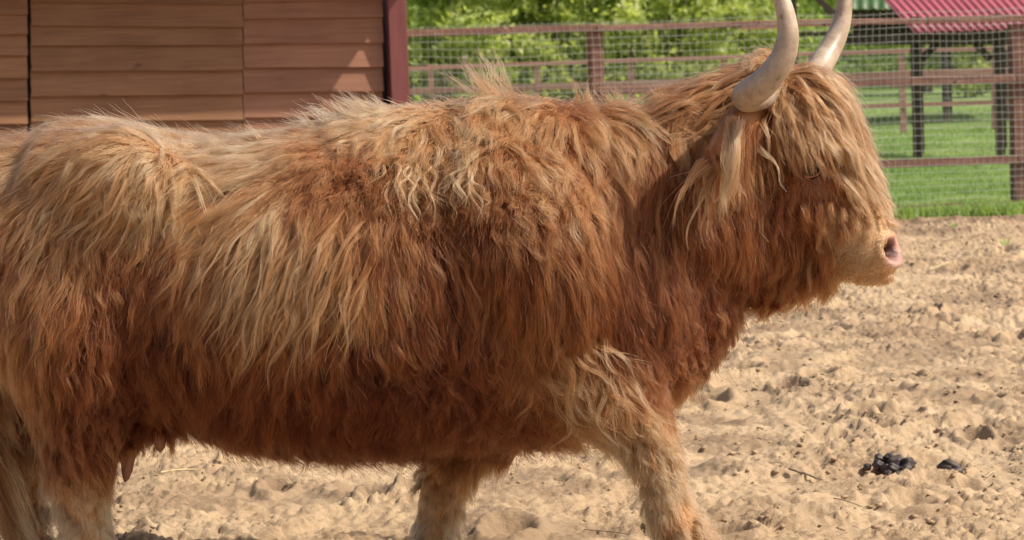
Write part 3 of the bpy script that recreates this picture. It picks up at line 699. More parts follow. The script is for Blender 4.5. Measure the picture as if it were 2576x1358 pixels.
for dx, dy, up, r, sc, ry in ((-8, 3, 8, 17, (1.1, 1, .85), .2), (4, 0, 14, 10, (2.1, .9, .75), .5), (4, -5, 3, 12, (1.5, .8, .6), 0), (14, -4, 4, 9, (1.2, .8, .8), .3)):
    o = link('dung_pellet', blob_mesh('dung_pellet', r * S, sc, int(dx * 5 + 90)), M['dung'], lump); o.location = (dx * S, dy * S * 2, up * S); o.rotation_euler = (0, ry, 0)
g0 = G(2380, 1212); dz0 = sandz(g0.x, g0.y)
st = link('sand_clod', blob_mesh('sand_clod', 15 * S, (1.15, 1, .75), 31, 3, 0.2), M['sand']); st.location = (g0.x, g0.y, dz0 + 8 * S); tag(st, 'fist sized crusted sand clod below the small dung lump', 'clod')

def stick(name, a, b, r, mat, label, cat, bend=0.01, lift=0.0):
    g1, g2 = G(*a), G(*b); k = []
    for t in np.linspace(0, 1, 7):
        q = g1.lerp(g2, float(t)); k.append((q.x, q.y + bend * math.sin(t * 3.14), sandz(q.x, q.y)))
    k = np.array(k); k[:, 2] = np.polyval(np.polyfit(np.arange(7), k[:, 2], 1), np.arange(7)) + np.max(k[:, 2] - np.polyval(np.polyfit(np.arange(7), k[:, 2], 1), np.arange(7))) * 0.85 + r * 0.9 + lift + RNG.normal(0, r * 0.3, 7)
    c = k[3].copy(); v, f = tube_np(k - c, r * np.array([1, .95, .9, 1, .8, .7, .45]), 6)
    o = link(name, mesh_np(name, v, f, True), mat); o.location = c; tag(o, label, cat); return o
stick('twig', (1985, 1196), (2068, 1210), 0.0045, M['twig'], 'dry brown twig on the sand left of the dung heap', 'twig')
stick('twig', (1935, 1186), (2005, 1187), 0.0022, M['twig'], 'thin twig just behind the thicker brown twig', 'twig')
stick('twig', (2095, 1262), (2190, 1280), 0.0018, M['twig'], 'thin bent twig lying below the dung heap', 'twig', 0.03)
stick('straw', (2340, 690), (2395, 684), 0.004, M['straw'], 'pale straw lying on the sand near the muzzle', 'straw')
stick('straw', (405, 1222), (520, 1204), 0.003, M['straw'], 'pale straw on the sand under the belly', 'straw', 0.04)
stick('straw', (1040, 1170), (1010, 1192), 0.003, M['straw'], 'pale straw beside the far front leg', 'straw')
stick('twig', (1470, 1318), (1610, 1342), 0.0018, M['twig'], 'long thin twig on the sand between the front legs', 'twig', 0.02)
def sprig(px, py, n, h, label):
    g0 = G(px, py); z = sandz(g0.x, g0.y); v = [(0, 0, -0.005)]; f = []
    for k in range(n):
        a_ = U_(0, 6.28); le = U_(0.15, 1.0) * h; hh_ = h * U_(0.35, 1.0); w = 0.004 + h * 0.05
        e = Vector((math.cos(a_) * le, math.sin(a_) * le, hh_)); s = Vector((-math.sin(a_), math.cos(a_), 0)) * w; i0_ = len(v)
        v += [tuple(e * 0.5 + s), tuple(e * 0.5 - s), tuple(e)]; f += [(0, i0_, i0_ + 1), (i0_, i0_ + 2, i0_ + 1)]
    me = mesh_np('sprig', v, f); me.attributes.new('tone', 'FLOAT', 'POINT').data.foreach_set('value', np.full(len(v), 0.7, np.float32))
    o = link('green_sprig', me, M['blade']); o.location = (g0.x, g0.y, z); tag(o, label, 'weed')
U_ = random.uniform
sprig(2532, 632, 16, 0.075, 'tuft of green weed sprouting from the sand near the fence')
sprig(1384, 1338, 9, 0.012, 'tiny green seedling on the sand between the front legs')
sprig(2400, 576, 40, 0.05, 'low mat of green weed at the foot of the fence')

# ------------------------------------------------------------------ the cow: body
def ring_chain(rows, seg=24, pw=2.2):
    """rows: (centre xyz, half height, half width); one closed tapered trunk along the rows"""
    c = np.array([r[0][:] if isinstance(r[0], Vector) else r[0] for r in rows], float)
    par = np.column_stack([c, [r[1] for r in rows], [r[2] for r in rows]])
    par = spline(par, max(6, len(rows) * 4)); c = par[:, :3]; hh = np.maximum(par[:, 3], 0.008); hw = np.maximum(par[:, 4], 0.008)
    t = np.gradient(c, axis=0); t /= np.linalg.norm(t, axis=1)[:, None]
    s = np.tile(np.array([0, 1.0, 0]), (len(c), 1)); s -= (s * t).sum(1)[:, None] * t; s /= np.linalg.norm(s, axis=1)[:, None]
    u = np.cross(t, s)
    a = np.linspace(0, 2 * np.pi, seg, endpoint=False); ca, sa = np.cos(a), np.sin(a)
    ca = np.sign(ca) * np.abs(ca) ** (2 / pw); sa = np.sign(sa) * np.abs(sa) ** (2 / pw)
    v = c[:, None] + hw[:, None, None] * ca[None, :, None] * s[:, None] + hh[:, None, None] * sa[None, :, None] * u[:, None]
    n = len(c); v = v.reshape(-1, 3)
    e0 = c[0] - t[0] * min(hh[0], hw[0]) * 0.5; e1 = c[-1] + t[-1] * min(hh[-1], hw[-1]) * 0.5
    v = np.vstack([v, e0, e1]); F_ = []
    for i in range(n - 1):
        for j in range(seg): F_.append((i * seg + j, i * seg + (j + 1) % seg, (i + 1) * seg + (j + 1) % seg, (i + 1) * seg + j))
    for j in range(seg):
        F_.append((n * seg, (j + 1) % seg, j)); F_.append((n * seg + 1, (n - 1) * seg + j, (n - 1) * seg + (j + 1) % seg))
    return v, F_

K = 0.001           # metres per pixel at the cow
def R_(px, py, hh, hw, Y=0.0): return (P(px, py, Y), hh * K, hw)
HX0 = 1930
def HY(px): return -(px - HX0) * K * 0.16          # the head turns a little towards the camera
chains = [
 [R_(-75, 545, 140, .17), R_(-30, 560, 215, .23), R_(60, 600, 275, .275), R_(200, 630, 322, .30), R_(400, 695, 345, .305), R_(600, 720, 360, .35), R_(800, 715, 380, .385), R_(1000, 695, 408, .38),
  R_(1200, 678, 415, .345), R_(1400, 667, 405, .31), R_(1550, 655, 380, .27), R_(1655, 615, 312, .20), R_(1690, 592, 240, .16)],
 [R_(1480, 600, 310, .21), R_(1640, 565, 295, .20), R_(1780, 520, 236, .175), R_(1880, 497, 225, .15, HY(1880)), R_(1975, 470, 205, .12, HY(1975))],
 [R_(1950, 232, 72, .09, HY(1950)), R_(1985, 300, 112, .12, HY(1985)), R_(2026, 430, 128, .125, HY(2026)), R_(2082, 526, 120, .11, HY(2082)), R_(2150, 606, 104, .09, HY(2150)), R_(2206, 640, 80, .082, HY(2206)), R_(2244, 642, 60, .075, HY(2244))],
 # legs: near front, far front, near hind, far hind
 [R_(1480, 820, 170, .10, -.15), R_(1545, 960, 125, .10, -.17), R_(1615, 1075, 64, .062, -.19), R_(1645, 1150, 48, .050, -.19), R_(1668, 1230, 40, .042, -.19), R_(1700, 1310, 48, .048, -.19), R_(1745, 1375, 42, .044, -.19), R_(1780, 1418, 42, .046, -.19)],
 [R_(1330, 860, 160, .10, .15), R_(1240, 1000, 110, .09, .16), R_(1142, 1150, 76, .065, .16), R_(1118, 1230, 60, .055, .16), R_(1098, 1310, 52, .045, .16), R_(1080, 1375, 42, .045, .16), R_(1086, 1408, 44, .048, .16)],
 [R_(170, 640, 210, .13, -.17), R_(190, 830, 185, .13, -.2), R_(205, 980, 125, .10, -.2), R_(200, 1110, 82, .07, -.2), R_(198, 1210, 60, .05, -.2), R_(212, 1310, 48, .045, -.2), R_(222, 1390, 46, .046, -.2), R_(236, 1440, 48, .05, -.2)],
 [R_(110, 700, 190, .13, .17), R_(85, 880, 150, .12, .2), R_(70, 1040, 95, .09, .2), R_(50, 1150, 70, .06, .2), R_(55, 1240, 50, .048, .2), R_(70, 1330, 46, .045, .2), R_(82, 1400, 46, .05, .2)],
 # dewlap below the jaw
 [R_(1850, 640, 110, .07, HY(1850)), R_(1960, 650, 88, .06, HY(1960)), R_(2050, 655, 66, .055, HY(2050)), R_(2120, 655, 45, .05, HY(2120))],
 # crest of the neck up to the poll
 [R_(1690, 330, 70, .09), R_(1800, 280, 64, .085), R_(1885, 238, 60, .085), R_(1950, 220, 58, .085)],
 # hip bones and shoulder blades under the coat
 [R_(130, 455, 95, .08, -.19), R_(320, 445, 100, .09, -.235), R_(430, 455, 70, .06, -.24)], [R_(130, 455, 95, .08, .19), R_(320, 445, 100, .09, .235), R_(430, 455, 70, .06, .24)],
 [R_(1170, 430, 120, .09, -.22), R_(1290, 590, 200, .115, -.265), R_(1420, 800, 150, .10, -.23)], [R_(1170, 430, 120, .09, .22), R_(1290, 590, 200, .115, .265), R_(1420, 800, 150, .10, .23)],
 # udder and teats
 [R_(250, 1000, 60, .06, -.02), R_(320, 1035, 80, .10, -.02), R_(400, 1010, 60, .08, -.02)],
 [R_(322, 1085, 30, .03, -.10), R_(322, 1140, 24, .022, -.10), R_(318, 1190, 17, .015, -.10), R_(315, 1214, 10, .01, -.10)],
 [R_(392, 1060, 30, .03, -.08), R_(398, 1100, 22, .02, -.08), R_(405, 1138, 13, .012, -.08)],
 # tail dock
 [R_(-55, 400, 40, .04), R_(-100, 450, 32, .032), R_(-125, 560, 25, .025), R_(-120, 720, 21, .021), R_(-85, 900, 18, .018), R_(-50, 1040, 14, .014)],
]
bm = bmesh.new()
for rows in chains:
    v, F_ = ring_chain(rows, pw=2.25 if rows is chains[0] else 2.0)
    vs = [bm.verts.new(q) for q in v]
    for q in F_: bm.faces.new([vs[i] for i in q])
bmesh.ops.recalc_face_normals(bm, faces=bm.faces)
me = bpy.data.meshes.new('tmp'); bm.to_mesh(me); bm.free()
tmp = bpy.data.objects.new('tmp', me); COL.objects.link(tmp)
md = tmp.modifiers.new('r', 'REMESH'); md.mode = 'VOXEL'; md.voxel_size = 0.009
md = tmp.modifiers.new('s', 'SMOOTH'); md.factor = 0.5; md.iterations = 14
dg = bpy.context.evaluated_depsgraph_get(); ev = tmp.evaluated_get(dg)
body = bpy.data.meshes.new_from_object(ev); bpy.data.objects.remove(tmp)
nv = len(body.vertices); co = np.empty(nv * 3, np.float32); body.vertices.foreach_get('co', co); co = co.reshape(-1, 3).astype(float)
no = np.empty(nv * 3, np.float32); body.vertices.foreach_get('normal', no); no = no.reshape(-1, 3).astype(float)
mir = co.copy(); hy_ = -(mir[:, 0] - P(HX0, 400, 0).x) * 0.16
# both sides of the head are handled as one by mirroring about the head's own plane
side = np.where(mir[:, 0] > P(HX0, 400, 0).x, mir[:, 1] - hy_, mir[:, 1]); mir[:, 1] = mir[:, 1] - side - np.abs(side)
px, py = proj(mir)
def gauss(cx, cy, rx, ry): return np.exp(-(((px - cx) / rx) ** 2 + ((py - cy) / ry) ** 2))
ang = math.radians(-20); ux = (px - 2244) * math.cos(ang) + (py - 628) * math.sin(ang); uy = -(px - 2244) * math.sin(ang) + (py - 628) * math.cos(ang)
nq = np.sqrt((ux / 21) ** 2 + (uy / 28) ** 2)
head = (px > 2150) & (np.abs(side) > 0.012)
disp = np.where(head, -0.05 * np.clip(1 - nq ** 3, 0, 1) + 0.007 * np.exp(-((nq - 1.35) / 0.3) ** 2), 0)
mouth = np.abs(py - (688 - (px - 2240) * 0.17)); disp += np.where((px > 2110) & (px < 2272), -0.007 * np.exp(-(mouth / 7) ** 2), 0)
disp += np.where(np.abs(side) > 0.05, -0.02 * gauss(2040, 425, 38, 26) + 0.014 * gauss(2045, 378, 60, 22), 0)
co += no * disp[:, None]
body.vertices.foreach_set('co', co.astype(np.float32).ravel()); body.update()
skin = np.tile(np.array([0.22, 0.085, 0.035, 1.0]), (nv, 1))
def tint(mask, c):
    m_ = np.clip(mask, 0, 1)[:, None]; skin[:, :3] = skin[:, :3] * (1 - m_) + np.array(c) * m_
LEGM = np.clip((py - 1160) / 80, 0, 1)
tint(LEGM, (0.58, 0.34, 0.15))
tint(gauss(1650, 1130, 70, 60), (0.62, 0.40, 0.20))
tint((px - 2060) / 110 * (py > 520), (0.50, 0.30, 0.16))
tint((px - 2218) / 22 * (py > 570) * (py < 700), (0.62, 0.33, 0.26))
tint(gauss(2244, 672, 26, 20) * (px > 2180), (0.72, 0.46, 0.40))
tint(np.where(head, np.clip(1.2 - nq, 0, 1) * 3.0, 0), (0.07, 0.016, 0.013))
tint(gauss(318, 1170, 60, 75) * 1.2 + gauss(405, 1120, 50, 50) * 1.2, (0.36, 0.17, 0.11))
body.attributes.new('skin', 'FLOAT_COLOR', 'POINT').data.foreach_set('color', skin.astype(np.float32).ravel())
body.polygons.foreach_set('use_smooth', np.ones(len(body.polygons), dtype=bool))
body.name = 'highland_cow'
cow = link('highland_cow', body, M['skin'])
tag(cow, 'shaggy ginger long-horned cow walking across the sand paddock', 'cow')

# horns
def horn(ctrl, rads, name='horn'):
    c = spline(ctrl, 44); r = spline(np.array(rads)[:, None], 44)[:, 0]
    rs = np.random.default_rng(len(ctrl) + int(rads[0] * 1e4)); r = r * (1 + 0.016 * np.sin(np.arange(44) * 1.4) * np.linspace(1, 0, 44) ** 2)
    v, f = tube_np(c, r, 22); k = len(v)
    me = mesh_np(name, v, f, True)
    me.attributes.new('along', 'FLOAT', 'POINT').data.foreach_set('value', np.repeat(np.linspace(0, 1, 44), 22).astype(np.float32))
    return link(name, me, M['horn'], cow)
horn([P(1950, 232, -.03 + HY(1985)), P(1915, 238, -.14), P(1882, 244, -.235), P(1886, 236, -.285), P(1925, 205, -.325), P(1966, 152, -.345), P(1981, 100, -.35), P(1979, 50, -.345), P(1966, 0, -.335), P(1942, -55, -.32), P(1905, -110, -.31), P(1875, -140, -.31)],
     [.036, .037, .0375, .037, .0345, .0305, .027, .0235, .0205, .017, .010, .003])
horn([P(1985, 232, .06), P(2012, 222, .12), P(2046, 192, .22), P(2073, 150, .28), P(2101, 100, .32), P(2119, 50, .335), P(2124, 0, .34), P(2120, -50, .34), P(2104, -105, .33), P(2085, -140, .33)],
     [.036, .036, .035, .032, .028, .0235, .0205, .017, .010, .003])
# eyes with lids
for sgn in (-1, 1):
    ec = P(2040, 428, HY(2040) - .112); ec = Vector((ec.x, HY(2040) + (ec.y - HY(2040)) * (1 if sgn < 0 else -1), ec.z))
    o = link('eye', blob_mesh('eye', 0.023, (1, .8, 1), 3, 3, 0.0), M['eye'], cow); o.location = ec
    a = np.linspace(0, 2 * np.pi, 25); lid = np.stack([ec.x + 0.025 * np.cos(a), ec.y + sgn * (0.010 - 0.006 * np.cos(a) ** 2), ec.z - 0.002 + 0.0125 * np.sin(a) + 0.005 * np.cos(a)], -1)
    v, f = tube_np(lid, [0.0042] * 25, 8); link('eyelid', mesh_np('eyelid', v, f, True), M['lid'], cow)
# ears
ear_c = []
for sgn in (-1, 1):
    base = P(1900, 300, HY(1900)); pts = []
    ctrl = [(0.03, .09, -0.0), (-0.02, .14, -0.005), (-0.07, .20, -0.03), (-0.11, .25, -0.065), (-0.14, .275, -0.10)]
    c = spline([(base.x + a, HY(1900) + sgn * b, base.z + d) for a, b, d in ctrl], 14); w = np.interp(np.linspace(0, 1, 14), [0, .3, .6, .85, 1], [.035, .055, .058, .035, .006])
    v, f = tube_np(c, w, 14)
    v = v.reshape(14, 14, 3); t = np.gradient(c, axis=0); t /= np.linalg.norm(t, axis=1)[:, None]
    nrm = np.cross(t, np.array([0, 0, 1.0])); nrm /= np.linalg.norm(nrm, axis=1)[:, None]
    dlt = v - c[:, None]; v = v - (dlt * nrm[:, None]).sum(2)[..., None] * nrm[:, None] * 0.7
    me = mesh_np('ear', v.reshape(-1, 3), f, True); me.attributes.new('skin', 'FLOAT_COLOR', 'POINT').data.foreach_set('color', np.tile(np.array([0.35, 0.16, 0.07, 1], np.float32), len(me.vertices)))
    link('ear', me, M['skin'], cow); ear_c.append(c)
# hooves: two claws on each foot
for x_, y_, Y_, tilt in ((1806, 1436, -.19, .45), (1090, 1412, .16, 0), (246, 1456, -.2, 0), (92, 1416, .2, 0)):
    q = P(x_, y_, Y_); z0 = 0.0 if tilt == 0 else max(0.0, q.z - 0.045)
    if tilt == 0: q.z = 0.022
    hf = empty('hoof', q); hf.parent = cow
    for s in (-1, 1):
        bm = bmesh.new(); bmesh.ops.create_cone(bm, segments=14, radius1=0.036, radius2=0.027, depth=0.06, cap_ends=True)
        for w in bm.verts:
            w.co.x *= 1.35; w.co.y *= 0.75; w.co.x += 0.018 * (1 if w.co.z < 0 else -0.5)
        bmesh.ops.bevel(bm, geom=bm.edges[:], offset=0.004, segments=1, affect='EDGES')
        m2 = bpy.data.meshes.new('claw'); bm.to_mesh(m2); bm.free()
        o = link('claw', m2, M['hoof'], hf); o.location = (0, s * 0.029, 0); o.rotation_euler = (0, tilt, s * 0.08)

# ------------------------------------------------------------------ the cow: hair
bv = [tuple(q) for q in co]; npoly = len(body.polygons)
body.calc_loop_triangles(); tri = np.empty(len(body.loop_triangles) * 3, np.int32); body.loop_triangles.foreach_get('vertices', tri); tri = tri.reshape(-1, 3)
BVH = BVHTree.FromPolygons(bv, tri.tolist())
body.vertices.foreach_get('normal', (tmpn := np.empty(nv * 3, np.float32))); no = tmpn.reshape(-1, 3).astype(float)
tp = co[tri]; tarea = 0.5 * np.linalg.norm(np.cross(tp[:, 1] - tp[:, 0], tp[:, 2] - tp[:, 0]), axis=1)
tcen = tp.mean(1)
HEADX = P(HX0, 400, 0).x
def near_px(p):
    p = np.array(p, float).copy(); mid = np.where(p[:, 0] > HEADX, -(p[:, 0] - HEADX) * 0.16, 0.0)
    p[:, 1] = mid - np.abs(p[:, 1] - mid); return proj(p)

# control table: px, py, flow dx, dy, length px, lift, tone, wave px, clump, density, lock radius px
T = np.array([
 # rump and hind quarter
 (-40, 420, -.6, .8, 170, .25, .62, 8, .7, 1, 14), (60, 345, -1, .25, 150, .30, .72, 8, .7, 1, 14), (170, 310, -1, .12, 150, .28, .72, 7, .7, 1, 14), (300, 300, -1, .05, 150, .25, .74, 7, .7, 1, 14),
 (420, 330, -1, .06, 160, .25, .80, 8, .7, 1, 14), (250, 370, -1, .30, 170, .30, .78, 9, .75, 1, 14), (120, 420, -.8, .55, 180, .30, .66, 9, .75, 1, 14), (380, 400, -.75, .6, 170, .30, .80, 10, .8, 1, 14),
 (330, 470, -.45, .9, 180, .30, .74, 14, .85, 1, 14), (430, 480, -.35, .95, 150, .30, .72, 14, .85, 1, 13), (40, 560, -.5, .87, 200, .30, .56, 11, .8, 1, 15), (170, 580, -.45, .9, 210, .30, .56, 12, .8, 1, 15),
 (30, 740, -.3, .95, 200, .28, .48, 11, .8, 1, 15), (170, 740, -.3, .95, 200, .28, .42, 11, .8, 1, 15), (300, 620, -.2, .98, 150, .22, .32, 10, .75, 1, 13), (430, 600, -.25, .97, 150, .22, .33, 10, .75, 1, 13),
 (330, 800, -.1, 1, 130, .2, .22, 9, .7, 1, 13), (60, 900, -.05, 1, 160, .25, .36, 10, .75, 1, 14), (200, 920, -.1, 1, 150, .25, .20, 12, .8, 1, 14), (300, 980, -.05, 1, 75, .25, .16, 12, .8, 1, 13),
 (150, 1080, .0, 1, 120, .2, .24, 9, .7, 1, 12), (230, 1130, .0, 1, 100, .2, .24, 8, .7, 1, 11), (200, 1230, .05, 1, 60, .16, .85, 3, .45, 1, 9), (220, 1340, .05, 1, 50, .15, .95, 2, .4, 1, 8), (230, 1430, .05, 1, 45, .1, .72, 2, .4, 1, 8),
 (60, 1050, 0, 1, 110, .2, .3, 8, .7, 1, 12), (55, 1200, 0, 1, 70, .15, .6, 3, .5, 1, 9), (75, 1340, 0, 1, 55, .1, .7, 2, .4, 1, 8),
 (325, 1070, 0, 1, 30, .1, .2, 3, .5, .7, 9), (400, 1060, 0, 1, 35, .1, .2, 3, .5, .8, 9),
 # back
 (530, 345, -1, .05, 160, .22, .88, 8, .7, 1, 14), (640, 340, -1, .10, 170, .25, .86, 9, .7, 1, 14), (750, 335, -1, .15, 170, .28, .86, 9, .72, 1, 14), (560, 420, -.8, .55, 180, .25, .74, 11, .75, 1, 14),
 (680, 410, -.85, .5, 180, .28, .72, 11, .75, 1, 14), (850, 300, -.95, .0, 150, .45, .92, 10, .75, 1, 13), (950, 275, -.9, .05, 130, .5, .92, 12, .75, 1, 13), (870, 370, -.5, .8, 80, .4, .42, 12, .5, 1.3, 12),
 (830, 430, -.5, .85, 80, .4, .30, 12, .5, 1.3, 12), (940, 420, -.3, .95, 80, .4, .30, 12, .5, 1.3, 12),
 # ribs
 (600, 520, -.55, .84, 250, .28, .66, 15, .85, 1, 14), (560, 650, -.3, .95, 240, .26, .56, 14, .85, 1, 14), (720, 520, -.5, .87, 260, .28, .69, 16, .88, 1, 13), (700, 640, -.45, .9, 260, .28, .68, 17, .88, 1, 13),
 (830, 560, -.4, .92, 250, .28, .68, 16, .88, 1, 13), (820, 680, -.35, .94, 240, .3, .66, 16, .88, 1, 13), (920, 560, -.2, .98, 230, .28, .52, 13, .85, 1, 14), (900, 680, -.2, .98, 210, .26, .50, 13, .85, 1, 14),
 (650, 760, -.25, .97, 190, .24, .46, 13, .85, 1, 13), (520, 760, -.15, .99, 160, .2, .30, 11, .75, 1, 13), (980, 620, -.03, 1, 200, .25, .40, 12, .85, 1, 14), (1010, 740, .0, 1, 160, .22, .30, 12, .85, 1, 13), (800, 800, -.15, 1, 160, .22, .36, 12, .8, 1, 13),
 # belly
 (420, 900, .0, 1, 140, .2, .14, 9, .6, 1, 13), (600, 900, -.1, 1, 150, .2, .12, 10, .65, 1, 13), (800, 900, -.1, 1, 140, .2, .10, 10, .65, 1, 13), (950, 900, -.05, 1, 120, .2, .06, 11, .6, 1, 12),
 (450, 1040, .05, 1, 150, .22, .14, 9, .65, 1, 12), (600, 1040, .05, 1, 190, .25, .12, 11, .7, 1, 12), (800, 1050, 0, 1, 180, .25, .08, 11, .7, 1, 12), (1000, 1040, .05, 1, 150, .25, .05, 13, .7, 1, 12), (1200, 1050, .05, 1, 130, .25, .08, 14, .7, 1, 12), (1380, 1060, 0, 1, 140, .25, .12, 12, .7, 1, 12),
 # withers and mane curtain
 (1020, 290, -.35, .9, 180, .38, .84, 16, .88, 1, 14), (1050, 380, -.05, 1, 120, .35, .70, 18, .9, 1, 14), (1130, 290, -.15, 1, 190, .38, .72, 10, .9, 1, 14), (1150, 380, .0, 1, 110, .32, .66, 9, .9, 1, 14),
 (1250, 280, .0, 1, 190, .36, .60, 8, .9, 1, 14), (1260, 370, .02, 1, 110, .3, .58, 8, .9, 1, 14), (1380, 280, .05, 1, 190, .34, .58, 8, .9, 1, 14), (1390, 380, .05, 1, 110, .3, .54, 8, .9, 1, 14),
 (1070, 480, .1, 1, 75, .5, .40, 15, .5, 1.3, 12), (1200, 490, .2, .95, 80, .5, .46, 16, .5, 1.3, 12), (1320, 490, .1, .95, 80, .5, .50, 16, .5, 1.3, 12), (1410, 470, -.2, .95, 80, .5, .48, 16, .5, 1.3, 12),
 # neck
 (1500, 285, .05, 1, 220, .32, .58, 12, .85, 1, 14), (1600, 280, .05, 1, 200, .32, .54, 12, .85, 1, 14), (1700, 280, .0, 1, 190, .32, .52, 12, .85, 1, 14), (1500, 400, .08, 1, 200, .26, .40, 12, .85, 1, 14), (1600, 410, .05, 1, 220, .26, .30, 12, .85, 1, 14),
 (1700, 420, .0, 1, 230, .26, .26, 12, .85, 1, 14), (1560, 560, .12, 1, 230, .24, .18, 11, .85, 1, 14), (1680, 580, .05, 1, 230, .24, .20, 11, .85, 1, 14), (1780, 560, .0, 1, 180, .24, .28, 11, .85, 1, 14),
 # shoulder
 (1100, 620, -.1, 1, 210, .22, .26, 10, .85, 1, 14), (1220, 600, -.1, 1, 240, .24, .32, 9, .85, 1, 14), (1340, 590, -.05, 1, 260, .24, .34, 9, .85, 1, 14), (1440, 600, .25, .95, 250, .24, .28, 9, .85, 1, 14), (1500, 700, .35, .93, 240, .24, .22, 9, .85, 1, 14),
 (1150, 760, -.05, 1, 190, .22, .20, 11, .85, 1, 13), (1280, 760, .0, 1, 210, .24, .30, 10, .85, 1, 13), (1400, 780, .12, 1, 220, .26, .34, 12, .85, 1, 13), (1560, 820, .25, .97, 210, .25, .26, 10, .85, 1, 13),
 # elbow tangle
 (1330, 880, .3, .9, 150, .45, .46, 24, .85, 1, 12), (1450, 890, .35, .9, 170, .45, .58, 26, .88, 1, 12), (1420, 990, .6, .75, 190, .42, .62, 22, .88, 1, 12), (1520, 980, .55, .8, 130, .4, .66, 18, .85, 1, 12), (1575, 1060, .5, .85, 80, .25, .85, 12, .8, 1, 11),
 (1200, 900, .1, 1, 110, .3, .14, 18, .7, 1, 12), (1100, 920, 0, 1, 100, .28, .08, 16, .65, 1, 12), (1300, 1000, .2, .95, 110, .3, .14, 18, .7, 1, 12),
 # chest and throat
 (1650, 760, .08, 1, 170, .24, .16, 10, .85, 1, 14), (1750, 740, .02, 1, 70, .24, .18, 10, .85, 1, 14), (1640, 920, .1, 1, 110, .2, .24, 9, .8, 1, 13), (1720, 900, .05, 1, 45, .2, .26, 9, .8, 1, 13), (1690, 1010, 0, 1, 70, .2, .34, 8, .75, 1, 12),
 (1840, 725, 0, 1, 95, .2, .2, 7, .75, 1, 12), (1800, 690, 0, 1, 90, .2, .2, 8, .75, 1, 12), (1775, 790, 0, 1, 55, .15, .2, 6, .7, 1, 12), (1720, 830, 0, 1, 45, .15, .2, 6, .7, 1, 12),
 (2035, 700, 0, 1, 95, .2, .34, 8, .75, 1, 12), (1935, 700, 0, 1, 105, .2, .26, 8, .75, 1, 12),
 # near front leg
 (1630, 1100, .3, .95, 70, .2, 0.80, 4, .5, 1, 10), (1670, 1230, .35, .95, 55, .18, 0.80, 3, .4, 1, 9), (1715, 1320, .45, .9, 50, .18, 0.80, 3, .4, 1, 9), (1790, 1410, .5, .9, 50, .12, .78, 3, .5, 1, 8),
 # far front leg
 (1150, 1150, -.05, 1, 80, .18, .40, 6, .65, 1, 10), (1115, 1250, -.1, 1, 55, .14, .58, 3, .45, 1, 9), (1090, 1350, -.08, 1, 55, .12, .84, 3, .5, 1, 8),
 # head
 (1830, 260, -.6, .8, 180, .3, .62, 12, .8, 1, 13), (1870, 350, -.1, 1, 200, .28, .40, 10, .85, 1, 13), (1880, 480, .0, 1, 200, .24, .30, 10, .85, 1, 13), (1960, 460, .05, 1, 90, .15, .30, 7, .75, 1, 12),
 (2000, 380, .05, 1, 70, .12, .34, 5, .6, 1, 10), (2045, 430, .2, .97, 40, .08, .36, 3, .5, .8, 8), (2050, 520, -.15, 1, 70, .1, .48, 4, .6, 1, 9), (1980, 580, -.05, 1, 120, .18, .34, 8, .8, 1, 12), (2060, 620, .0, 1, 130, .2, .44, 8, .8, 1, 11), (2110, 560, .1, 1, 90, .12, .52, 5, .7, 1, 10),
 (1880, 640, .02, 1, 135, .22, .22, 9, .85, 1, 13), (1990, 660, .03, 1, 120, .22, .30, 9, .82, 1, 12), (2080, 690, .0, 1, 75, .22, .36, 8, .8, 1, 11), (2150, 600, -.5, .8, 45, .08, .60, 2, .5, 1, 8), (2200, 610, -.7, .6, 24, .06, .64, 1, .4, 1, 6), (2190, 670, -.5, .8, 28, .1, .62, 1, .4, 1, 6), (2130, 680, -.2, .95, 40, .15, .52, 3, .6, 1, 8),
 (2110, 360, .45, .9, 120, .2, .64, 6, .8, 1, 11), (2160, 460, .45, .9, 110, .2, .66, 6, .8, 1, 11), (2205, 550, .4, .9, 55, .15, .68, 3, .7, 1, 9), (2245, 610, -.3, .6, 10, .05, .66, .5, .3, .3, 5),
])
_m = (T[:, 6] > 0.15) & (T[:, 6] < 0.62); T[_m, 6] += 0.015
def field(px, py, sig=52.0):
    d2 = (px[:, None] - T[None, :, 0]) ** 2 + (py[:, None] - T[None, :, 1]) ** 2
    w = np.exp(-d2 / (2 * sig * sig)) + 1e-3 / (1 + d2 / 4000.0) ** 2
    w /= w.sum(1)[:, None]
    return w @ T[:, 2:]

def grow(p0, n0, d0, length, lift, K_=11, grav=0.10, flow=None, hug=0.012, over=0.02, follow=0.5, pull=0.35):
    """centre lines of locks: start at p0, run along the coat, fall, never enter the body"""
    L_ = len(p0); out = np.zeros((L_, K_, 3)); out[:, 0] = p0
    lz = RNG.uniform(0.15, 1.0, L_)
    for i in range(L_):
        p = Vector(p0[i]); n_ = Vector(n0[i]); d = Vector(d0[i]); lf = lift[i]
        d = (d * math.cos(lf) + n_ * math.sin(lf)).normalized(); st = length[i] / (K_ - 1)
        fl = Vector(flow[i]) if flow is not None else d
        nn = n_
        for k in range(1, K_):
            t = k / (K_ - 1)
            ft = fl - nn * fl.dot(nn)
            d = (d * (1 - 0.4 * follow) + ft * 0.4 * follow + Vector((0, 0, -grav))).normalized()
            q = p + d * st
            loc, nn, idx, dist = BVH.find_nearest(q)
            h = (q - loc).dot(nn); mn = hug * min(1, k / 2.0) + over * lz[i] * min(1.0, t * 2.2)
            if h < mn: q = q + nn * (mn - h)
            elif pull and nn.z > -0.35 and h > mn + 0.012: q = q - nn * (h - mn - 0.012) * pull
            d2 = q - p
            if d2.length > 1e-6: d = d2.normalized()
            p = q; out[i, k] = p
    return out

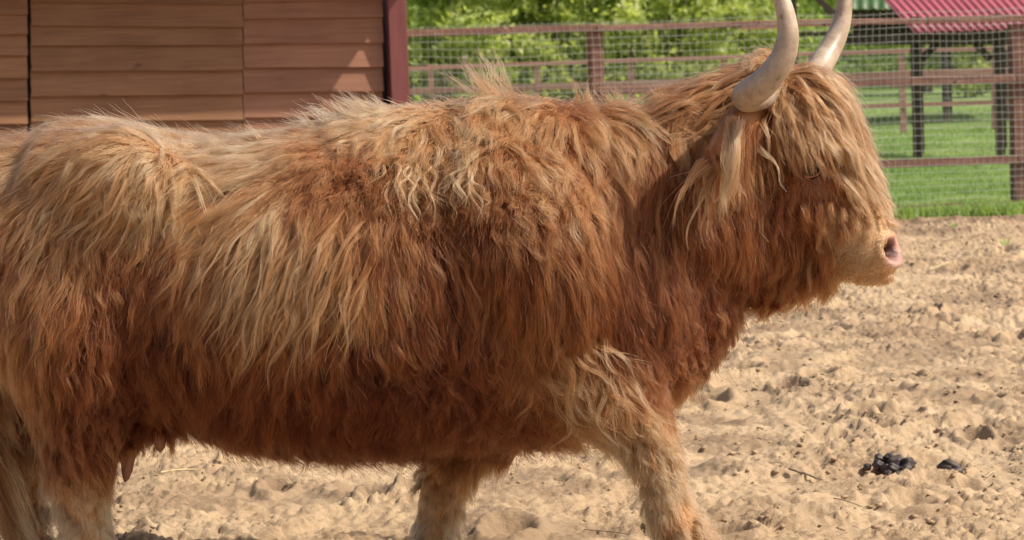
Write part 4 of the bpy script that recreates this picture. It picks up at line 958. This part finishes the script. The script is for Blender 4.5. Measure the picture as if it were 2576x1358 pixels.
def wave(c, n0, amp, lam, rs, coh=None):
    """undulate centre lines sideways and outwards"""
    L_, K_, _ = c.shape
    tg = np.gradient(c, axis=1); tg /= np.linalg.norm(tg, axis=2)[..., None] + 1e-9
    s = np.cross(tg, n0[:, None, :]); s /= np.linalg.norm(s, axis=2)[..., None] + 1e-9
    seg = np.linalg.norm(np.diff(c, axis=1), axis=2); ar = np.concatenate([np.zeros((L_, 1)), np.cumsum(seg, 1)], 1)
    ph = rs.uniform(0, 6.28, (L_, 1)); ph2 = rs.uniform(0, 6.28, (L_, 1))
    if coh is not None: ph = coh[:, None] + ph * 0.4
    t = np.linspace(0, 1, K_)[None] ** 0.8
    lam = lam[:, None] * rs.uniform(0.75, 1.35, (L_, 1))
    c = c + s * (amp[:, None] * t * np.sin(6.283 * ar / lam + ph))[..., None]
    c = c + n0[:, None, :] * (amp[:, None] * 0.45 * t * (np.sin(6.283 * ar / lam * 0.9 + ph2)))[..., None]
    return c

def strands(c, n0, ns, rad, clump, tone, rs, tipspread=0.35, frizz=0.0022):
    """children of each lock -> (M,K,3), tones"""
    L_, K_, _ = c.shape; t = np.linspace(0, 1, K_)
    tg = c[:, 1] - c[:, 0]; tg /= np.linalg.norm(tg, axis=1)[:, None] + 1e-9
    s = np.cross(tg, n0); s /= np.linalg.norm(s, axis=1)[:, None] + 1e-9; u = np.cross(n0, s)
    a = rs.normal(0, 0.6, (L_, ns)) * rad[:, None]; b = rs.normal(0, 0.6, (L_, ns)) * rad[:, None]
    hgt = rs.normal(0, 0.25, (L_, ns)) * rad[:, None]
    prof = 1 - clump[:, None] * np.clip(t * 1.25, 0, 1)[None] ** 0.8                       # (L,K)
    off = a[..., None] * s[:, None] + b[..., None] * u[:, None] * 0.6                         # (L,ns,3)
    hof = n0[:, None] * hgt[..., None]
    # shorten strands by resampling along the lock
    fr = rs.uniform(0.62, 1.0, (L_, ns)); fr[:, ::5] *= rs.uniform(0.6, 1.0, fr[:, ::5].shape)
    tt = t[None, None] * fr[..., None] * (K_ - 1); i0 = np.clip(tt.astype(int), 0, K_ - 2); w = tt - i0
    li = np.arange(L_)[:, None, None]
    cc = c[li, i0] * (1 - w[..., None]) + c[li, i0 + 1] * w[..., None]
    pr = prof[:, None, :]
    out = cc + off[:, :, None] * pr[..., None] + hof[:, :, None] * (pr * t[None, None])[..., None] * 1.3
    fz = rs.uniform(0, 6.28, (L_, ns, 1)); fq = rs.uniform(5, 11, (L_, ns, 1)); am = (frizz * rs.uniform(0.3, 1.6, (L_, ns, 1))) * t[None, None]
    out = out + s[:, None, None] * (am * np.sin(fz + fq * t[None, None]))[..., None] + n0[:, None, None] * (am * 0.6 * np.cos(fz * 1.7 + fq * 0.8 * t[None, None]))[..., None]
    stray = rs.uniform(0, 1, (L_, ns)) < 0.09
    sd_ = rs.normal(0, 0.018, (L_, ns, 3)) * stray[..., None]
    out = out + sd_[:, :, None] * (t ** 1.6)[None, None, :, None]
    tn = tone[:, None] + rs.normal(0, 0.07, (L_, ns))
    return out.reshape(-1, K_, 3), tn.ravel()

def hair_object(name, sets, r_root, r_tip, label=None):
    """sets: list of (strands (M,K,3), tone (M,))"""
    cv = bpy.data.hair_curves.new(name); sizes = []
    for s_, _ in sets: sizes += [s_.shape[1]] * s_.shape[0]
    cv.add_curves(sizes)
    pos = np.concatenate([s_.reshape(-1, 3) for s_, _ in sets]).astype(np.float32)
    cv.position_data.foreach_set('vector', pos.ravel())
    rr = np.concatenate([np.tile(r_root + (r_tip - r_root) * np.linspace(0, 1, s_.shape[1]) ** 1.5, s_.shape[0]) for s_, _ in sets]).astype(np.float32)
    cv.attributes.new('radius', 'FLOAT', 'POINT') if 'radius' not in cv.attributes else None
    cv.attributes['radius'].data.foreach_set('value', rr)
    cv.attributes.new('tone', 'FLOAT', 'CURVE').data.foreach_set('value', np.clip(np.concatenate([t_ for _, t_ in sets]), 0, 1).astype(np.float32))
    cv.materials.append(M['hair'])
    o = bpy.data.objects.new(name, cv); COL.objects.link(o); o.parent = cow
    if label: o['label'] = label
    return o

# sampling weights over the body
cpx, cpy = near_px(tcen)
FT_ = field(cpx, cpy)
midy = np.where(tcen[:, 0] > HEADX, -(tcen[:, 0] - HEADX) * 0.16, 0.0)
far = (tcen[:, 1] - midy) > 0.10
nose = (((cpx - 2258) / 34) ** 2 + ((cpy - 632) / 46) ** 2 < 1) | (cpx > 2266)
teat = ((cpy > 1085) & (cpx > 285) & (cpx < 345) & (np.abs(tcen[:, 1] + .10) < 0.035) & (tcen[:, 2] < 0.36)) | ((cpx > 384) & (cpx < 422) & (cpy > 1085) & (np.abs(tcen[:, 1] + .08) < 0.03))
eyez = ((cpx - 2040) / 32) ** 2 + ((cpy - 428) / 20) ** 2 < 1
legw = np.where(cpy > 1120, 1.8, 1.0)
base_w = tarea * legw * FT_[:, 7] * np.where(far, 0.28, 1.0) * np.where(nose | teat, 0, 1) * np.where(eyez, 0.0, 1)

def sample(n, w):
    k = RNG.choice(len(tri), n, p=w / w.sum()); r1 = np.sqrt(RNG.uniform(0, 1, (n, 1))); r2 = RNG.uniform(0, 1, (n, 1))
    a, b, c = tri[k].T; B = np.concatenate([1 - r1, r1 * (1 - r2), r1 * r2], 1)[..., None]
    p = co[a] * B[:, 0] + co[b] * B[:, 1] + co[c] * B[:, 2]; n_ = no[a] * B[:, 0] + no[b] * B[:, 1] + no[c] * B[:, 2]
    return p, n_ / np.linalg.norm(n_, axis=1)[:, None]

def flow3(p, n_, fx, fy):
    """image flow to a tangent of the coat"""
    d = fx[:, None] * RN[None] - fy[:, None] * np.array([0, 0, 1.0])[None]
    d = d - (d * n_).sum(1)[:, None] * n_
    return d / (np.linalg.norm(d, axis=1)[:, None] + 1e-9)

# undercoat
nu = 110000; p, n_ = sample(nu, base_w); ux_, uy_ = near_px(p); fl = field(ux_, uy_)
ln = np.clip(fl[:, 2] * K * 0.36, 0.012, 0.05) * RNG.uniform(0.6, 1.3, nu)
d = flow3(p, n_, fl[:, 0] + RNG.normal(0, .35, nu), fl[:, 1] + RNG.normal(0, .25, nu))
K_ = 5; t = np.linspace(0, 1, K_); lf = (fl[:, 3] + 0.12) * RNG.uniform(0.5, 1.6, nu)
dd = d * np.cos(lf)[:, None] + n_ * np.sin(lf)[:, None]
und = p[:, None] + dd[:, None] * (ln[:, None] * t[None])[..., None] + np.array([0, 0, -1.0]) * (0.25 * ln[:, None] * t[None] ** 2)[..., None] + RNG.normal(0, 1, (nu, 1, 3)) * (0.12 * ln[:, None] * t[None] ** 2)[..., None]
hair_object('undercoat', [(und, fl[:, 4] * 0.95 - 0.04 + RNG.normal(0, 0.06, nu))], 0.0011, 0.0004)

# main coat: locks
muzzle = ((cpx > 2100) & (cpy > 575 - (cpx - 2100) * 0.1) & (cpy < 715)) | (((cpx - 2050) / 45) ** 2 + ((cpy - 450) / 46) ** 2 < 1)
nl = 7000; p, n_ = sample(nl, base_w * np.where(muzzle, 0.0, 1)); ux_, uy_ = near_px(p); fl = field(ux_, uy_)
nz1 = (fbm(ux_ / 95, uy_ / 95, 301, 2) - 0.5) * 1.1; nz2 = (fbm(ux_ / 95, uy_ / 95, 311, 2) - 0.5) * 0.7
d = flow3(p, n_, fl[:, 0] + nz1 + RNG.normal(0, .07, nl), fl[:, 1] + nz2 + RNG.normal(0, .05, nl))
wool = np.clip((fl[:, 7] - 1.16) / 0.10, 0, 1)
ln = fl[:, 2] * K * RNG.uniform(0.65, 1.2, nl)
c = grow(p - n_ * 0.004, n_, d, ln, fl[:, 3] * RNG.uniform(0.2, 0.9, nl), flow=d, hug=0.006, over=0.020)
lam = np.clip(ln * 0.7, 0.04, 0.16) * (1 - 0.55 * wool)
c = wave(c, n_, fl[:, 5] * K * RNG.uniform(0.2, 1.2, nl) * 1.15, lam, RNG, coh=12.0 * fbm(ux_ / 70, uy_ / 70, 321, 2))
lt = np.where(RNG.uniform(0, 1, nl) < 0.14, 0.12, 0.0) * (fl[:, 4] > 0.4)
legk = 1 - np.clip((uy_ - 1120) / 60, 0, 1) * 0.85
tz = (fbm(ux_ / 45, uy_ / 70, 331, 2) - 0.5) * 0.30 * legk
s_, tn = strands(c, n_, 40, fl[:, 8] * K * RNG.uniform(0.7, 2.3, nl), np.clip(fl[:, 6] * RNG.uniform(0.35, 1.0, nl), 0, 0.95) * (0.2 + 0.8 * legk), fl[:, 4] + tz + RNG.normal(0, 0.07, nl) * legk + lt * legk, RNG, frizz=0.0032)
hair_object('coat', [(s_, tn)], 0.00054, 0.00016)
# short muzzle hair
nm = 16000; p, n_ = sample(nm, tarea * ((cpx > 2085) & (cpy > 520)) * np.where(nose, 0, 1) * np.where(far, .4, 1)); ux_, uy_ = near_px(p)
d = flow3(p, n_, -.75 + RNG.normal(0, .25, nm), .45 + RNG.normal(0, .25, nm)); ln = (0.010 + 0.016 * np.clip((2235 - ux_) / 90, 0, 1)) * RNG.uniform(.6, 1.3, nm)
t = np.linspace(0, 1, 5); lf = RNG.uniform(.15, .6, nm); dd = d * np.cos(lf)[:, None] + n_ * np.sin(lf)[:, None]
mz = p[:, None] + dd[:, None] * (ln[:, None] * t[None])[..., None] - n_[:, None] * (0.4 * ln[:, None] * t[None] ** 2)[..., None]
hair_object('muzzle_hair', [(mz, np.clip(.92 + RNG.normal(0, .12, nm), 0, 1))], 0.0006, 0.00025)

# forelock
def surf(px, py, Y):
    """nearest body point and normal to the pixel's point at depth Y"""
    q = P(px, py, Y); loc, nn, i_, d_ = BVH.find_nearest(q); return np.array(loc), np.array(nn)
def special(n, fpick, fdir, length, lift, tone, amp, rad, clump, ns, grav=0.1, over=0.03, hug=0.010, follow=0.5, lam=0.7, K_=12, frizz=0.0022, pull=0.35):
    pts = [surf(*fpick()) for _ in range(n)]; p = np.array([a for a, _ in pts]); n_ = np.array([b for _, b in pts])
    d = np.array([fdir(q, m_) for q, m_ in pts], float); d /= np.linalg.norm(d, axis=1)[:, None]
    dt = d - (d * n_).sum(1)[:, None] * n_; dt /= np.linalg.norm(dt, axis=1)[:, None] + 1e-9
    ln = RNG.uniform(*length, n); lf = RNG.uniform(*lift, n)
    c = grow(p - n_ * 0.004, n_, dt, ln, lf, K_=K_, grav=grav, flow=dt, hug=hug, over=over, follow=follow, pull=pull)
    c = wave(c, n_, RNG.uniform(*amp, n), ln * lam, RNG)
    return strands(c, n_, ns, RNG.uniform(*rad, n), RNG.uniform(*clump, n), RNG.uniform(*tone, n), RNG, frizz=frizz)
U = random.uniform
def fl_dir(q, m_):
    px_, py_ = proj(q[None]); yy = q[1] - HY(px_[0]); k = min(1.0, max(0.0, (px_[0] - 1930) / 130))
    return (0.10 + 0.62 * k + random.gauss(0, .08), yy * 2.2 + random.gauss(0, .08), -0.9)
fsets = [special(330, lambda: (U(1950, 2080), U(165, 290), HY(2000) + U(-.06, .12)), fl_dir, (.12, .30), (.03, .22), (.46, .84), (.002, .009), (.009, .024), (.6, .95), 40, over=0.030, grav=0.02),
         special(150, lambda: (U(1945, 2070), U(215, 310), HY(2000) + U(-.16, -.07)), fl_dir, (.08, .175), (.03, .25), (.46, .78), (.002, .007), (.008, .020), (.6, .95), 38, over=0.024, grav=0.03),
         special(170, lambda: (U(2050, 2160), U(270, 430), HY(2080) + U(-.07, .10)), lambda q, m_: (.55 + random.gauss(0, .06), (q[1] - HY(2080)) * 1.2 + random.gauss(0, .06), -.85), (.08, .18), (.03, .22), (.48, .86), (.002, .008), (.008, .020), (.6, .95), 36, over=0.026, grav=0.02),
         special(110, lambda: (U(1900, 2040), U(140, 200), U(-.09, .09)), lambda q, m_: (random.gauss(-.1, .7), random.gauss(0, .5), .35), (.05, .11), (.3, .9), (.45, .70), (.004, .010), (.008, .016), (.2, .6), 16, over=0.01, grav=0.02, frizz=.006)]
hair_object('forelock', fsets, 0.00062, 0.00018)
# poll tuft falling back over the neck, ear fringe
esets = [special(120, lambda: (U(1750, 1930), U(215, 280), U(-.10, .05)), lambda q, m_: (-.9 + random.gauss(0, .2), random.gauss(-.1, .2), -.25), (.12, .22), (.3, .7), (.45, .68), (.004, .010), (.008, .014), (.6, .85), 22, over=0.03, grav=0.05)]
hair_object('poll_hair', esets, 0.00062, 0.00018)
ef = []
for ci, c in enumerate(ear_c):
    n = 120 if ci == 0 else 40; sgn = -1 if ci == 0 else 1
    k = RNG.integers(1, 14, n); p = c[k] + RNG.normal(0, 1, (n, 3)) * np.array([.018, .012, .012]); n0 = np.tile(np.array([-.2, sgn * .97, .1]), (n, 1)) + RNG.normal(0, .2, (n, 3)); n0 /= np.linalg.norm(n0, axis=1)[:, None]
    ln = RNG.uniform(.05, .25, n); t = np.linspace(0, 1, 12)
    d0 = np.stack([RNG.normal(-.15, .3, n), np.full(n, sgn * .25) + RNG.normal(0, .12, n), np.full(n, -.35) + RNG.normal(0, .25, n)], -1)
    cc = p[:, None] + d0[:, None] * (ln[:, None] * (t - .45 * t * t)[None])[..., None] + np.array([0.02, 0, -1.0]) * (ln[:, None] * (0.55 * t ** 1.4)[None])[..., None]
    tone = np.where(RNG.uniform(0, 1, n) < .3, RNG.uniform(.68, .88, n), RNG.uniform(.36, .62, n))
    cc = wave(cc, n0, RNG.uniform(.002, .009, n), ln * .6, RNG)
    ef.append(strands(cc, n0, 26, RNG.uniform(.007, .014, n), RNG.uniform(.7, .93, n), tone, RNG))
# the long blond ear lock
n = 9; p = np.array([ear_c[0][8] + RNG.normal(0, 1, 3) * .010 for _ in range(n)]); tgt = np.array(P(1810, 540, -.30)); md_ = np.array(P(1838, 400, -.31)); t0_ = np.array(P(1850, 300, -.27))
cc = np.array([spline([t0_ + RNG.normal(0, .008, 3), md_ + RNG.normal(0, .008, 3), np.array(P(1830, 480, -.31)) + RNG.normal(0, .006, 3), tgt + RNG.normal(0, .02, 3)], 12) for _ in range(n)])
ef.append(strands(cc, np.tile([-.1, -.99, 0.05], (n, 1)), 30, np.full(n, .013), np.full(n, .6), RNG.uniform(.68, .92, n), RNG))
hair_object('ear_fringe', ef, 0.00062, 0.00018)
# loose tufts standing up along the back
tuft = [special(13, lambda: (U(1240, 1310), 250, U(-.06, .06)), lambda q, m_: (-.75 + random.gauss(0, .3), random.gauss(0, .2), .8), (.07, .20), (.6, 1.25), (.50, .70), (.008, .022), (.012, .028), (.0, .5), 15, grav=0.012, follow=0, over=0, pull=0, frizz=.010),
        special(26, lambda: (U(800, 1010), 285, U(-.12, .06)), lambda q, m_: (-1.0, random.gauss(0, .25), .4), (.08, .15), (.3, .75), (.72, .95), (.006, .016), (.012, .022), (.2, .6), 12, grav=0.01, follow=0, over=0, pull=0, frizz=.010),
        special(10, lambda: (U(1440, 1580), 270, U(-.06, .06)), lambda q, m_: (-.8 + random.gauss(0, .3), random.gauss(0, .2), .5), (.05, .10), (.4, 1.0), (.50, .68), (.004, .012), (.012, .024), (.1, .4), 14, grav=0.02, follow=0, over=0, pull=0, frizz=.010),
        special(22, lambda: (U(1560, 1760), 270, U(-.05, .10)), lambda q, m_: (random.gauss(-.4, .5), random.gauss(0, .3), .4), (.05, .10), (.3, .8), (.45, .62), (.004, .012), (.012, .024), (.1, .4), 14, grav=0.03, follow=0, over=0, pull=0, frizz=.010),
        special(2, lambda: (U(640, 665), 330, U(-.12, -.06)), lambda q, m_: (-.6, -.1, 1.0), (.07, .10), (.6, 1.0), (.8, .95), (.006, .012), (.004, .008), (.5, .8), 9, grav=0.0, follow=0, over=0, pull=0, frizz=.006)]
hair_object('back_tuft', tuft, 0.0007, 0.0002)
# bleached guard locks on the ribs, loose over the darker coat
gl = [special(120, lambda: (U(560, 960), U(430, 700), -.45), lambda q, m_: (-.45 + random.gauss(0, .15), 0, -.9), (.20, .34), (.12, .35), (.58, .86), (.008, .018), (.007, .014), (.7, .95), 16, over=0.03, grav=0.06),
      special(46, lambda: (U(980, 1180), U(270, 360), -.4), lambda q, m_: (random.gauss(0, .2), 0, -1), (.10, .20), (.2, .5), (.62, .88), (.010, .022), (.007, .014), (.7, .95), 16, over=0.03, grav=0.06),
      special(60, lambda: (U(60, 480), U(360, 560), -.45), lambda q, m_: (-.6 + random.gauss(0, .15), 0, -.7), (.16, .26), (.15, .4), (.60, .85), (.008, .018), (.007, .014), (.7, .95), 16, over=0.03, grav=0.06),
      special(60, lambda: (U(1330, 1560), U(850, 1010), -.4), lambda q, m_: (.5 + random.gauss(0, .4), 0, -.7), (.12, .24), (.2, .6), (.50, .82), (.012, .030), (.010, .020), (.3, .8), 18, over=0.05, grav=0.06, lam=.8)]
hair_object('guard_hair', gl, 0.0007, 0.0002)
# tail switch
n = 150; tl = spline([np.array(P(*a)) for a in ((-105, 640, 0), (-95, 820, -.01), (-62, 1000, -.02), (-30, 1120, -.02))], 30)
k = RNG.integers(0, 30, n); p = tl[k] + RNG.normal(0, .012, (n, 3)); ln = RNG.uniform(.22, .46, n); t = np.linspace(0, 1, 12)
dr = np.stack([RNG.normal(.10, .07, n), RNG.normal(0, .07, n), np.full(n, -1.0)], -1)
cc = p[:, None] + dr[:, None] * (ln[:, None] * t[None])[..., None] + np.array([.055, 0, 0]) * (t ** 2)[None, :, None]
cc[:, :, 2] = np.maximum(cc[:, :, 2], 0.03)
n0 = np.stack([RNG.normal(0, 1, n), np.full(n, -1.5), np.zeros(n)], -1); n0 /= np.linalg.norm(n0, axis=1)[:, None]
cc = wave(cc, n0, RNG.uniform(.003, .01, n), ln * .5, RNG)
hair_object('tail_switch', [strands(cc, n0, 30, RNG.uniform(.012, .02, n), RNG.uniform(.5, .85, n), np.clip(.25 + .5 * (1 - (p[:, 2] / 1.0)) + RNG.normal(0, .1, n), 0, 1), RNG)], 0.0008, 0.00025)
